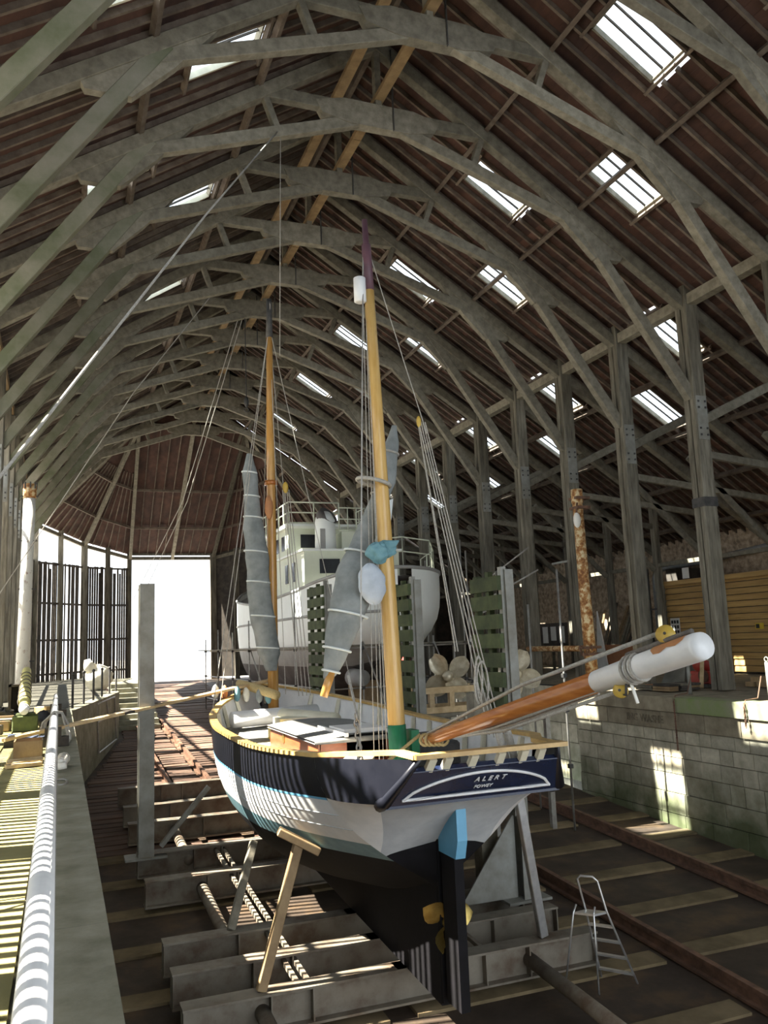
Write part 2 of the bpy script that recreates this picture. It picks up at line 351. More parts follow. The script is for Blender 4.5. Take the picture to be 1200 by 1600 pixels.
text_obj('worn_lettering', 'ING WASHE', 0.26, COPED, (13.585, 17.6, -0.57), (0, -1, 0), (0, 0, 1), wr, ext=0.006)

# ---- rails on the slip
for nm, x, lab in (('slip_rail', 11.8, 'rusty slipway rail running beside the stone block wall'), ('slip_rail', 8.78, 'dark slipway rail running beside the stepladder'),
                   ('slip_rail', 4.15, 'slipway rail leading from the boat towards the big door'), ('slip_rail', 3.0, 'slipway rail leading from the left steps to the cradle')):
    ya, yb2 = (5, 50) if x > 5 else (25.0, 52 if x > 4 else 37.2)
    t = Thing(nm, lab, 'rail', (x, ya, floor_z(ya)))
    t.part('rail_head', MB().beam((x, ya, floor_z(ya)+.2), (x, yb2, floor_z(yb2)+.2), .1, .07), RAILM)
    t.part('rail_web', MB().beam((x, ya, floor_z(ya)+.1), (x, yb2, floor_z(yb2)+.1), .035, .2), RAILM)
    t.part('rail_foot', MB().beam((x, ya, floor_z(ya)+.02), (x, yb2, floor_z(yb2)+.02), .2, .04), RAILM)
# ---- outside ground
struct('ground_yard', MB().box(-120, XL_W-.3, -20, 200, -.5, -.05).box(XL_W-.3, 120, 58.4, 200, -.9, -.52).box(24.7, 120, -20, 58.4, -.9, -.5), CONC, 'pale concrete yard outside the shed')

# ---- roof boards ------------------------------------------------------------
WIN_R = []   # skylights: (x0, x1, yc, halfwidth)
for k in range(-3, 6): WIN_R.append((10.35, 11.8, 12.65+6.14*k))
for k in range(-2, 6): WIN_R.append((12.25, 13.65, 15.75+6.14*k))
for k in range(-2, 5): WIN_R.append((15.9, 17.4, 18.85+6.14*k))
for k in range(-2, 5): WIN_R.append((17.85, 19.35, 21.9+6.14*k))
WIN_L = []
for k in range(-2, 6): WIN_L.append((2*C-3.7, 2*C-2.2, 15.75+6.14*k))
for k in range(-3, 5): WIN_L.append((2*C-1.75, 2*C-0.3, 18.85+6.14*k))
WIN_R = [w for w in WIN_R if w[2] < 46 and w[2] > 2]; WIN_L = [w for w in WIN_L if 2 < w[2] < 46]
HW = 0.52
ceil = struct('ceiling', MB().box(C-.25, C+.25, YA, YB, zb(C)+.05, zb(C)+.12), DARKW, 'dark boarded pitched roof with exposed rafters')
board_list = []      # (side, x, y0, y1, dist)
BW = 0.25
def boards(side, xmax, wins):
    x = 0.0; slope = math.sqrt(1+SL*SL); dx = BW/slope; r = 0
    while x < xmax-C if side > 0 else x < xmax:
        xm = x+dx/2; X = C+xm
        ys = [YA]+[q+(0.0 if r % 2 else 0.9) for q in TY]+[YB]; ys = sorted(q for q in ys if YA <= q <= YB)
        for a, b in zip(ys[:-1], ys[1:]):
            segs = [(a, b)]
            for (w0, w1, wc) in wins:
                if w0-dx*.5 < X < w1+dx*.5:
                    ns = []
                    for (p, q) in segs:
                        if wc+HW <= p or wc-HW >= q: ns.append((p, q)); continue
                        if wc-HW > p+.02: ns.append((p, wc-HW))
                        if wc+HW < q-.02: ns.append((wc+HW, q))
                    segs = ns
            for p, q in segs:
                xx = C+side*xm; ym = (p+q)/2; d = V((xx, ym, zb(xx)-1.6))
                w = d.dot(fw); px = 600+F_PX*d.dot(r2)/w if w > 0.5 else -1e4; py = 800-F_PX*d.dot(u2)/w if w > .5 else -1e4
                vis = w > 0.5 and -100 < px < 1300 and -100 < py < 1000
                board_list.append((side, xm, p, q, d.length if vis else 999))
        x += dx; r += 1
boards(1, XR_W+.3, WIN_R); boards(-1, C-XL_W+.3, WIN_L)
board_list.sort(key=lambda b: b[4])
th = math.atan(SL); rest = MB()
for i, (sd, xm, p, q, d) in enumerate(board_list):
    X = C+sd*xm; tilt = 0.05
    if i < 300:
        o = piece('roof_board', BOARD, ceil, (X, (p+q)/2, zb(X)+0.03), (BW+0.03, q-p+.01, 0.022), rot=(0, sd*(th-tilt), 0))
    else:
        dxv = (BW/2+.015); c_, s_ = math.cos(th-tilt), math.sin(th-tilt)
        a = V((X-sd*dxv*c_, 0, zb(X)+.03+dxv*s_)); b = V((X+sd*dxv*c_, 0, zb(X)+.03-dxv*s_)); n = V((0, 0, .02))
        pts = [(a.x, p-.005, a.z), (b.x, p-.005, b.z), (b.x, q+.005, b.z), (a.x, q+.005, a.z)]
        rest.prism(pts, n)
build('roof_boarding', rest, BOARD, parent=ceil, kind='stuff')
# ---- common rafters
def raft_mesh(side, xe, name):
    X1 = C+side*0.05; X2 = C+side*xe
    mb = MB().beam((X1, 0, zb(X1)-.055), (X2, 0, zb(X2)-.055), .065, .12); me = bpy.data.meshes.new(name)
    me.from_pydata(mb.v, [], mb.f); me.materials.append(RAFT); return me
mr_, ml_ = raft_mesh(1, XR_W-C+.2, 'rafter'), raft_mesh(-1, C-XL_W+.2, 'rafter')
def in_win(y, wins): return [w for w in wins if abs(w[2]-y) < HW+.03]
y = YA+.1
while y < YB:
    for me, wins, sd in ((mr_, WIN_R, 1), (ml_, WIN_L, -1)):
        ws = in_win(y, wins)
        if not ws:
            o = bpy.data.objects.new('rafter', me); COL.objects.link(o); o.parent = ceil; o.location = (0, y, 0)
        else:                       # trimmed around the skylights
            xe = (XR_W-C+.2) if sd > 0 else (C-XL_W+.2)
            ed = sorted([(w[0]-C-.08, w[1]-C+.08) for w in ws]); cur = .05
            for a, b in ed+[(xe, xe)]:
                if a-cur > .1:
                    A = C+sd*cur; B = C+sd*a
                    build('rafter', MB().beam((A, y, zb(A)-.055), (B, y, zb(B)-.055), .065, .12), RAFT, parent=ceil)
                cur = b
    y += 0.44
# ---- skylights
for n, (w0, w1, wc, sd) in enumerate([(*w, 1) for w in WIN_R]+[(*w, -1) for w in WIN_L], 1):
    A = C+sd*(w0-C); B = C+sd*(w1-C); nrm = V((sd*SL, 0, 1)).normalized()
    ya, yb2 = wc-HW, wc+HW
    def pt(X, yy, h): return V((X, yy, zb(X)+.03))+nrm*h
    win = struct('window_%d' % n, MB().beam(pt(A, ya, .03), pt(B, ya, .03), .05, .14, nrm), TIMBER)
    build('frame', MB().beam(pt(A, yb2, .03), pt(B, yb2, .03), .05, .14, nrm), CREAM if sd < 0 else TIMBER, parent=win)
    build('frame', MB().beam(pt(A, ya, .03), pt(A, yb2, .03), .05, .14, nrm), TIMBER, parent=win)
    build('sill', MB().beam(pt(B, ya, .03), pt(B, yb2, .03), .06, .13, nrm), CREAM if sd < 0 else TIMBER, parent=win)
    for q in (1, 2):
        yy = ya+(yb2-ya)*q/3
        build('glazing_bar', MB().beam(pt(A, yy, .06), pt(B, yy, .06), .035, .05, nrm), DARKW, parent=win)
    for q in range(3):
        y1, y2 = ya+(yb2-ya)*q/3+.02, ya+(yb2-ya)*(q+1)/3-.02
        build('pane', MB().prism([pt(A, y1, .09), pt(B, y1, .09), pt(B, y2, .09), pt(A, y2, .09)], nrm*.008), GLASS, parent=win)
    # trimmers carrying the cut rafters
    build('trimmer', MB().beam(pt(A-sd*.06, ya-.25, -.1), pt(A-sd*.06, yb2+.25, -.1), .07, .13, nrm), RAFT, parent=win)
    build('trimmer', MB().beam(pt(B+sd*.06, ya-.25, -.1), pt(B+sd*.06, yb2+.25, -.1), .07, .13, nrm), RAFT, parent=win)
# ---- longitudinal timbers
tn = [0]
def trim(mb, m, lab):
    tn[0] += 1; return struct('trim_%d' % tn[0], mb, m, lab)
for sd in (1, -1):
    X = C+sd*8.9; trim(MB().box(X-.14, X+.14, YA, YB, 10.32, 10.62), TIMBER if sd > 0 else TAN, 'long wall plate beam over the post tops')
    for xo in (2.95, 5.6, *(() if sd < 0 else (8.9, 10.6, 12.6, 14.5, 16.4))):
        X = C+sd*xo; trim(MB().beam((X, YA, zb(X)-.2), (X, YB, zb(X)-.2), .11, .16, (sd*SL, 0, 1)), RAFT, 'purlin under the rafters')
trim(MB().box(C-.06, C+.06, YA, YB, zb(C)-.42, zb(C)-.02), RAFT, 'ridge board')
for xo, z in ((0.02, 14.62), (-0.85, 14.9)):
    y = YA
    while y < YB-.3:
        ln = min(random.uniform(6, 8), YB-y); trim(MB().box(C+xo-.12, C+xo+.12, y, y+ln-.02, z, z+.12), TAN, 'tan timber running along the collars'); y += ln
trim(MB().box(21.6, 21.75, 12, YB, 4.0, 4.15), TIMBER, 'aisle rail beam')
# ---- roof trusses
def make_truss(yk):
    T = Thing('roof_truss', 'weathered timber roof truss with collar, raking struts and tall posts', 'roof truss', (C, yk, 0), 'roof trusses along the shed')
    P = lambda n, a, b, w, h, m=TIMBER: T.part(n, MB().beam(a, b, w, h), m, bevel=.012)
    for sd in (1, -1):
        X = lambda x: C+sd*(x-C)
        xo = XR_W-.1 if sd > 0 else 16.3
        P('principal_rafter', (X(C+.02), yk, zr(C)), (X(xo), yk, zr(xo)), .26, .30)
        P('lower_chord', (X(12.75), yk, 12.18), (X(7.15), yk, 14.12), .205, .28)
        P('queen_strut', (X(9.82), yk, 14.28), (X(9.45), yk, 13.25), .2, .15)
        P('raking_strut', (X(12.35), yk, 12.55), (X(15.75), yk, 7.75), .23, .30, TIMBER if sd > 0 else TIMBERG)
        T.part('node_block', MB().prism([(X(11.0), yk-.09, zr(11)+.05), (X(13.9), yk-.09, zr(13.9)+.05), (X(13.75), yk-.09, 11.35), (X(12.95), yk-.09, 11.35), (X(12.2), yk-.09, 12.1)], (0, .18, 0)), TIMBER)
        for dy in (-.115, .115):
            T.part('post', MB().box(X(15.66) if sd > 0 else X(16.08), X(16.08) if sd > 0 else X(15.66), yk+dy-.1, yk+dy+.1, 0, 10.9 if sd > 0 else 10.3), POSTM, bevel=.02)
        zp = random.choice((6.6, 7.0, 7.4))
        T.part('iron_plate', MB().box(X(15.87)-.17, X(15.87)+.17, yk-.235, yk-.212, 6.55, 7.75), STEEL)
        T.part('bolt', sum_mb([MB().box(X(15.87)+a-.025, X(15.87)+a+.025, yk-.26, yk-.23, 6.55+b, 6.6+b) for a in (-.11, .11) for b in (.1, .28, .85, 1.02)]), IRON, kind='stuff')
        if sd > 0:
            P('aisle_strut', (16.0, yk, 7.1), (18.7, yk, zr(18.7)-.1), .2, .24)
            P('aisle_strut', (21.5, yk, 3.9), (18.2, yk, 6.9), .14, .18)
            P('aisle_tie', (16.0, yk, 6.2), (21.7, yk, 5.6), .14, .2)
            P('aisle_post', (21.68, yk, 0), (21.68, yk, zr(21.68)), .24, .24, POSTM)
    P('collar', (4.05, yk, 14.28), (9.9, yk, 14.28), .215, .30)
    T.part('collar_block', MB().prism([(C-1.6, yk-.13, 14.3), (C-1.45, yk-.13, 14.0), (C-.75, yk-.13, 13.86), (C+.75, yk-.13, 13.86), (C+1.45, yk-.13, 14.0), (C+1.6, yk-.13, 14.3), (C+.9, yk-.13, 14.48), (C-.9, yk-.13, 14.48)], (0, .26, 0)), TIMBER)
    P('king_strap', (C+.35, yk-.14, 13.85), (C+.35, yk-.14, zr(C)-.1), .03, .08, IRON)
    P('king_post', (C, yk, 14.4), (C, yk, zr(C)), .16, .2)
    return T
t0 = make_truss(TY[0])
for yk in TY[1:]:
    c = copy_tree(t0.e); c.location = (C, yk, 0)
    if abs(yk-(Y0+SP)) < .1:      # the post with the dark binding
        c['label'] = 'timber roof truss whose right post carries a black binding'; del c['group']
        build('post_binding', MB().box(15.87-C-.225, 15.87-C+.225, -.235, .235, 4.75, 5.0), IRON, parent=c, label='black binding round the post')
# ---- left wall: posts above carry slats, open band above
wls = struct('wall_slatted_left', MB().box(XL_W-.05, XL_W+.03, YA, 48, 8.55, 10.6).box(XL_W-.05, XL_W+.03, YA, 1.9, 0, 8.6), DARKW, 'left shed wall of vertical slats with gaps, open band above')
build('kerb_shade_band', MB().box(XL_W-.02, XL_W+.05, 0, 48, 3.06, 3.49), DARKW, parent=wls)  # added solid band, out of view, sized to keep sun stripes off the kerb
for z in (0.25, 2.4, 4.8, 7.1):
    build('slat_rail', MB().box(XL_W-.03, XL_W+.04, 0, 48, z-.06, z+.06), DARKW, parent=wls)
y = 2.0; i = 0
while y < 48:
    h = 7.25-random.choice((0, 0, 0, .05, .3))
    if random.random() > .03: piece('slat', DARKW, wls, (XL_W+.07, y, h/2), (.022, .088+random.uniform(-.012, .02), h))
    y += 0.172 if y < 30 else .2
# ---- right rear wall
wrr = struct('wall_rear_right', MB().box(XR_W, XR_W+.5, YA, 58, -.1, 6.2), RUBBLE, 'rough rubble stone rear wall of the right aisle')
struct('wall_end_right', MB().prism([(16.2, 48.2, -.1), (24.2, 48.2, -.1), (24.2, 48.2, 5.4), (16.2, 48.2, 10.6)], (0, .15, 0)), DARKW, 'dark boarded end of the right aisle')
# ---- far apse: posts, slats, tiled hip roof
AP = [(-2.5, 48.1, 10.3), (-1.6, 53, 9.5), (1.25, 56.8, 8.7), (4.2, 58.4, 8.05), (2*C-4.2, 58.4, 8.05), (2*C-1.25, 56.8, 8.7), (2*C+1.6, 53, 9.5), (2*C+2.5, 48.1, 10.3)]
aL = V((3.9, 48.0, zb(3.9)-.05)); aR = V((2*C-3.9, 48.0, zb(3.9)-.05))
build('gable_boarding', MB().prism([aL, aR, V((C, 48.0, zb(C)+.1))], (0, .08, 0)), BOARD, parent=ceil)
we = struct('wall_end', MB().box(4.0, 4.3, 58.3, 58.6, -.6, 8.1).box(2*C-4.3, 2*C-4.0, 58.3, 58.6, -.6, 8.1).box(4.0, 2*C-4.0, 58.3, 58.5, 7.95, 8.2), POSTM, 'far end of the shed with posts round the big doorway')
for a, b in zip(AP[:-1], AP[1:]):
    A, B = V(a), V(b)
    pa = aL if A.x < C-.1 else aR; pb = aL if B.x < C-.1 else aR     # end slope between two hip points
    n = 30
    for k in range(n):
        t0_, t1_ = k/n, (k+1)/n
        p = [pa.lerp(A, t0_), pb.lerp(B, t0_), pb.lerp(B, min(1.01, t1_+.006)), pa.lerp(A, min(1.01, t1_+.006))]
        off = V((0, 0, .03)); p[2] -= V((0, 0, .02)); p[3] -= V((0, 0, .02))
        build('roof_board', MB().prism(p, off), BOARD, parent=ceil)
    L_ = (B-A).length; m = max(3, int(L_/.55))
    for k in range(1, m):
        q = A.lerp(B, k/m); s = pa.lerp(pb, k/m).lerp(q, .02 if pa is not pb else .35)
        build('rafter', MB().beam(s-V((0, 0, .07)), q-V((0, 0, .07)), .05, .08), RAFT, parent=ceil)
    build('hip_rafter', MB().beam(pa-V((0, 0, .25)), A-V((0, 0, .3)), .2, .26), TIMBER, parent=ceil)
    if pa is not pb:
        build('hip_rafter', MB().beam(pb-V((0, 0, .25)), B-V((0, 0, .3)), .2, .26), TIMBER, parent=ceil)
        build('end_rafter', MB().beam((aL+aR)/2-V((0, 0, .25)), (A+B)/2-V((0, 0, .3)), .2, .26), TIMBER, parent=ceil)
    for t in (.45, .75): build('purlin', MB().beam(pa.lerp(A, t)-V((0, 0, .2)), pb.lerp(B, t)-V((0, 0, .2)), .1, .14), RAFT, parent=ceil)
    build('eaves_beam', MB().beam(A-V((0, 0, .3)), B-V((0, 0, .3)), .16, .22), TIMBER, parent=we)
    if abs(A.y-58.4) < .1 and abs(B.y-58.4) < .1: continue
    build('post', MB().box(A.x-.2, A.x+.2, A.y-.2, A.y+.2, -.6, A.z), POSTM, parent=we)
    M_ = A.lerp(B, .5); build('post', MB().box(M_.x-.16, M_.x+.16, M_.y-.16, M_.y+.16, -.6, M_.z), POSTM, parent=we)
    d = (B-A); d.z = 0; ln = d.length; d.normalize(); top = 7.1; rz = math.atan2(d.y, d.x); right = A.x > C
    if right:
        build('boarding', MB().beam((A.x, A.y, 4.4), (B.x, B.y, 4.4), .06, 9.6), DARKW, parent=we)
    else:
        k = .1
        while k < ln:
            h = top-random.choice((0, 0, .05, .4)); s = random.choice((1, 1, 1.6))
            if random.random() > .06:
                o = piece('slat', DARKW, we, V((A.x+d.x*k, A.y+d.y*k, h/2-.2)), (.14*s, .025, h+.4), rot=(0, 0, rz))
            k += .165*max(1, s*.95)
        for z in (.4, 2.4, 4.6, 7.0): build('slat_rail', MB().beam((A.x, A.y, z), (B.x, B.y, z), .06, .12), DARKW, parent=we)
# ============================================================ the boat
BX = 4.5
boat = Thing('sailing_boat', 'navy and white wooden sailing boat with lettered transom on a steel cradle', 'boat', (BX, 14, -2.6))
zs_f = cr([8.5, 10.2, 13, 15, 17, 18.5, 20], [.30, .22, .12, .14, .26, .42, .66])
hb_f = cr([8.5, 9, 10.2, 11.5, 13, 15, 16.5, 18, 19, 19.6, 20], [.88, 1.1, 1.58, 1.80, 1.90, 1.91, 1.80, 1.42, .88, .42, .06])
zb_f = cr([10.2, 12, 14, 16, 17.6, 18.6, 19.3, 19.7, 20], [-1.5, -1.95, -2.2, -2.2, -1.95, -1.55, -1.0, -.5, 0])
ea_f = cr([10.2, 12, 14, 16, 18, 20], [2.0, 2.5, 3.0, 2.8, 1.9, 1.4])
eb_f = cr([10.2, 12, 14, 16, 18, 20], [1.05, .85, .72, .8, 1.0, 1.1])
def zk(y): return -3.44+.06*y
def hx(y, z):
    w = min(1, max(0, (zs_f(y)-z)/(zs_f(y)-zb_f(y)))); return max(.07 if y < 19.9 else .04, hb_f(y)*(1-w**ea_f(y))**eb_f(y))
def rake(y, z): return y-(.28*((y-17)/3)**2*(zs_f(y)-z) if y > 17 else 0)
def hp(sd, y, z, off=0): return (BX+sd*(hx(y, z)+off), rake(y, z), z)
HY = [10.2+.28*i for i in range(35)]+[19.9, 20.0]
HY = sorted(set(round(min(q, 20.0), 3) for q in HY))
def zrow(y, lo, hi):      # named levels
    lv = {'s': zs_f(y), 'b': zs_f(y)-.50, 'c': zs_f(y)-.53, 'w': -.90+max(0, (y-17))*.06, 't': -1.13+max(0, (y-17))*.06, 'k': zb_f(y)}
    return max(lv[lo], lv['k']), max(lv[hi], lv['k'])
def strake(lo, hi, rows, off=0):
    mb = MB()
    for sd in (-1, 1):
        g = []
        for y in HY:
            a, b = zrow(y, lo, hi); g.append([hp(sd, y, a+(b-a)*j/rows, off) for j in range(rows+1)])
        mb.loft(g if sd < 0 else [r[::-1] for r in g])
    return mb
boat.part('bulwark', strake('s', 'b', 4), NAVY, True, label='glossy navy black upper planking')
boat.part('stripe', strake('b', 'c', 1, .004), LBLUE, True, label='thin blue stripe')
boat.part('topsides', strake('c', 'w', 5), WHITE, True, label='white topsides')
boat.part('boot_top', strake('w', 't', 2), TEAL, True, label='grey teal waterline band')
boat.part('underbody', strake('t', 'k', 9), ANTIF, True, label='black antifouled bottom')
# plank seams on the white topsides (raised battens too thin to lift: real edges)
for f in (.33, .66):
    pts = []
    for y in HY[:-3]:
        a, b = zrow(y, 'c', 'w'); pts.append(hp(-1, y, a+(b-a)*f, .001))
    boat.part('plank_seam', MB().tube(pts, .005, 4), PRIMER)
# keel, deadwood, stem, stern
ky = [10.05+.3*i for i in range(29)]
top = [(BX, y, (zb_f(max(10.2, y))+.12)) for y in ky]; bot = [(BX, y, max(zk(y), zk(y)+max(0, (y-17.2))**2*.35)) for y in ky]
for sdn in (1,):
    mb = MB(); n = len(ky)
    for sx in (-.085, .085): mb.add([(BX+sx, p[1], p[2]) for p in top]+[(BX+sx, p[1], p[2]) for p in bot], [(i, i+1, n+i+1, n+i) if sx > 0 else (i+1, i, n+i, n+i+1) for i in range(n-1)])
    a0 = len(mb.v); mb.add([(BX-.085, p[1], p[2]) for p in bot]+[(BX+.085, p[1], p[2]) for p in bot], [(i, i+1, n+i+1, n+i) for i in range(n-1)])
    mb.add([(BX-.085, 10.05, top[0][2]), (BX+.085, 10.05, top[0][2]), (BX+.085, 10.05, bot[0][2]), (BX-.085, 10.05, bot[0][2])], [(0, 1, 2, 3)])
    boat.part('keel', mb, ANTIF)
for sd in (-1, 1):
    g = []
    for z in [-1.0-.1*i for i in range(6)]:
        a = V(hp(sd, 10.2, z)); b = V((BX+sd*.075, 10.02, z)); g.append([a.lerp(b, t)+V((0, 0, 0)) for t in (0, .5, 1)])
    boat.part('stern_run', MB().loft([r if sd < 0 else r[::-1] for r in g]), ANTIF, True)
    boat.part('stern_run', MB().add([hp(sd, 10.2, -1.0), (BX+sd*.075, 10.02, -1.0), (BX, 10.02, -.8), hp(sd, 10.2, -.8)], [(0, 1, 2, 3)]), ANTIF)
boat.part('stern_post', MB().box(BX-.08, BX+.08, 10.0, 10.3, -2.8, -.7), ANTIF)
# counter stern and transom
TH = .52
def tp(s, t, o=0):  # transom plane, s across, t up from its foot
    return V((BX+s, 9.02-.85*t-o*.76, -.21+t-o*.65))
def tw(t): return 1.12-.48*t
K1, K2 = 3, 12
for sd in (-1, 1):
    A = []; Bq = []
    for i in range(K1+1):
        t = TH*(1-i/K1); A.append(tp(sd*tw(t), t)); z = zs_f(10.2)-(zs_f(10.2)+.28)*i/K1; Bq.append(V(hp(sd, 10.2, z)))
    for i in range(1, K2+1):
        q = i/K2; A.append(tp(sd*tw(0)*(1-q), 0-.05*math.sin(math.pi*q/2))); z = -.28-.78*math.sin(q*math.pi/2); Bq.append(V(hp(sd, 10.2, z)) if i < K2 else V((BX, 10.2, -1.08)))
    def pq(i, u):
        p = A[i].lerp(Bq[i], u)
        if i > K1: p.z += .10*math.sin(math.pi*u)*(i-K1)/K2; p.x += sd*.10*math.sin(math.pi*u)*(1-(i-K1)/K2)
        else: p.x += sd*.10*math.sin(math.pi*u)
        return p
    ub = [min(1, .08+.92*max(0, (i-K1)/9)**1.2) for i in range(K1+K2+1)]
    f = (lambda r: r) if sd > 0 else (lambda r: r[::-1])
    boat.part('quarter_planking', MB().loft([f([pq(i, k/8) for i in range(K1+1)]) for k in range(9)]), NAVY, True)
    boat.part('counter', MB().loft([f([pq(i, ub[i]*k/8) for i in range(K1, K1+K2+1)]) for k in range(9)]), PRIMER, True, label='pale grey primed counter under the transom')
    KW = K1+9
    boat.part('quarter_topsides', MB().loft([f([pq(i, ub[i]+(1-ub[i])*k/6) for i in range(K1, KW+1)]) for k in range(7)]), WHITE, True)
    # heavy quarter moulding wrapping the transom edge
    boat.part('quarter_moulding', MB().tube([tp(sd*(tw(TH)-.01), TH+.02), tp(sd*(tw(.3)+.0), .3), tp(sd*(tw(0)+.0), 0.03), tp(sd*(tw(0)-.0), -.02)+V((0, .12, 0)), tp(sd*(tw(0)-.04), 0)+V((0, .3, 0))], [.03, .045, .07, .08, .03], 10), NAVY, True)
mb = MB(); tt = [0, .1, .2, .3, .40]
for sx in (-1, 1): pass
g = [[tp(-tw(t)+2*tw(t)*k/8, t, .03) for k in range(9)] for t in tt]
boat.part('transom', MB().loft([r for r in g]).prism([tp(-tw(0), 0, .03), tp(tw(0), 0, .03), tp(tw(0), 0, 0)-V((0, -.05, 0)), tp(-tw(0), 0, 0)-V((0, -.05, 0))], (0, 0, -.03)).prism([tp(-tw(.4), .4, .03), tp(tw(.4), .4, .03), tp(tw(.4), .4, -.03), tp(-tw(.4), .4, -.03)], (0, 0, -.01)), NAVYT, label='glossy navy transom')
# white crescent line on the transom
arc = [tp(-.93, .075, .04)]+[tp(-.93+1.86*q, .075+.255*math.sin(math.pi*min(1, q*1.0))**.62, .04) for q in [i/22 for i in range(1, 22)]]+[tp(.93, .075, .04)]
boat.part('crescent_line', MB().tube(arc, .017, 6), WHITE)
boat.part('crescent_line', MB().tube([tp(-.95, .068, .04), tp(0, .068, .04), tp(.95, .068, .04)], .018, 6), WHITE)
base = boat.loc
xd = V((1, 0, 0)); yd = (tp(0, 1)-tp(0, 0)).normalized()
text_obj('lettering', 'A L E R T', .10, WHITE, tp(.08, .245, .05), xd, yd, boat.e, base, shear=.25)
text_obj('lettering', 'FOWEY', .068, WHITE, tp(.02, .155, .05), xd, yd, boat.e, base, shear=.2)
# open stern rail: stanchions under the cap rail
for s_ in (-.72, -.52, -.2, .15, .45, .68):
    boat.part('stanchion', MB().beam(tp(s_, .38), tp(s_*.98, TH+.0), .09, .06, (0, 1, 0)), CREAM)
# cap rail round the sheer
for sd in (-1, 1):
    path = [hp(sd, y, zs_f(y), -.03) for y in HY[::-1]]+[tp(sd*(tw(TH)+.03-.0), TH)+V((0, .5, 0)), tp(sd*tw(TH), TH)]
    mb = MB()
    L_ = []; R_ = []
    for i, p in enumerate(path):
        p = V(p); q = V(path[min(i+1, len(path)-1)])-V(path[max(i-1, 0)]); q.z = 0; q.normalize(); n = V((q.y, -q.x, 0)); L_.append(p+n*.07); R_.append(p-n*.07)
    up_ = V((0, 0, .05)); rows = [[l, l+up_, r+up_, r] for l, r in zip(L_, R_)]
    mb.loft(rows, True); boat.part('cap_rail', mb, RAILW)
boat.part('cap_rail', MB().beam(tp(-tw(TH)-.06, TH)+V((0, 0, .03)), tp(tw(TH)+.1, TH)+V((0, 0, .03)), .15, .05), RAILW)
# inner bulwark, deck
for sd in (-1, 1):
    g = [[hp(sd, y, zs_f(y), -.06), hp(sd, y, zs_f(y)-.25, -.07), hp(sd, y, zs_f(y)-.47, -.09)] for y in HY[:-2]]
    boat.part('bulwark_lining', MB().loft(g), WHITE, True, label='white painted inside of the bulwark')
    for y in [10.6+.75*i for i in range(12)]:
        a = V(hp(sd, y, zs_f(y)-.02, -.10)); b = V(hp(sd, y, zs_f(y)-.46, -.13)); boat.part('frame_timber', MB().beam(a, b, .07, .06, (0, 1, 0)), CREAM)
dk = []
for y in [8.9, 9.5]+HY[:-2]:
    h = (hx(y, zs_f(y)-.45)-.05) if y >= 10.2 else hb_f(y)-.14
    z = zs_f(y)-.46; dk.append([(BX-h, y, z), (BX-h*.5, y, z+.035), (BX, y, z+.05), (BX+h*.5, y, z+.035), (BX+h, y, z)])
boat.part('deck', MB().loft([r[::-1] for r in dk]), DECK, True)
# cabin
cx0, cx1, cy0, cy1 = 3.62, 5.18, 12.5, 15.6
def dz(y): return zs_f(y)-.42
boat.part('cabin_side', MB().hexa([(cx0, cy0, -.36), (cx0+.04, cy0, -.36), (cx0+.04, cy1, -.36), (cx0, cy1, -.36), (cx0+.03, cy0, .13), (cx0+.07, cy0, .13), (cx0+.07, cy1, .13), (cx0+.03, cy1, .13)]), MAHOG)
boat.part('cabin_side', MB().box(cx1-.05, cx1, cy0, cy1, -.36, .13), MAHOG)
boat.part('cabin_end', MB().box(cx0+.05, 4.1, cy0, cy0+.04, -.36, .13).box(4.75, cx1-.03, cy0, cy0+.04, -.36, .13).box(4.1, 4.75, cy0, cy0+.04, -.36, -.2), MAHOG)
boat.part('cabin_end', MB().box(cx0+.05, cx1-.03, cy1-.04, cy1, -.36, .12), MAHOG)
cro = [[(cx0-.04+(cx1-cx0+.08)*k/8, y, .13+.07*math.sin(math.pi*k/8)+z) for k in range(9)] for y in (cy0-.05, cy1+.05) for z in (0,)]
boat.part('cabin_roof', MB().loft(cro).loft([[(p[0], p[1], p[2]-.04) for p in r][::-1] for r in cro]).box(cx0-.04, cx1+.04, cy0-.06, cy0-.04, .085, .16), DECK, True)
boat.part('hatch', MB().box(4.1, 4.78, 12.6, 13.4, .20, .26).box(4.05, 4.1, 12.4, 13.9, .17, .23).box(4.78, 4.83, 12.4, 13.9, .17, .23), WHITE)
boat.part('porthole', MB().disc((cx0+.02, 14.6, -.02), (1, 0, 0), .08, .03), BRASS)
boat.part('deck_box', MB().box(3.95, 4.5, 16.1, 16.7, dz(16)-.02, .18), CREAM)
boat.part('deck_box', MB().box(3.8, 4.0, 15.95, 16.5, dz(16)-.02, .05), SIGNY)
boat.part('winch_drum', MB().tube([(3.3, 17.6, .1), (5.2, 17.9, .12)], [.17, .17], 14), WHITE, True)
boat.part('windlass', MB().tube([(4.2, 17.0, .18), (5.0, 15.9, .05)], [.14, .2], 12), CREAM, True)
boat.part('engine_box', MB().box(4.9, 5.6, 11.6, 12.3, dz(12), .08), IRON, bevel=.04)
boat.part('skylight_slat', MB().box(4.8, 5.6, 11.95, 12.2, .1, .18), DARKW)
# pale planks and bundle lying on the after deck
for k in range(4): boat.part('deck_plank', MB().beam((3.3+.12*k, 10.4, .03+.02*k), (4.1+.1*k, 12.3, -.12), .16, .03), NEWWOOD if k % 2 else SAILW)
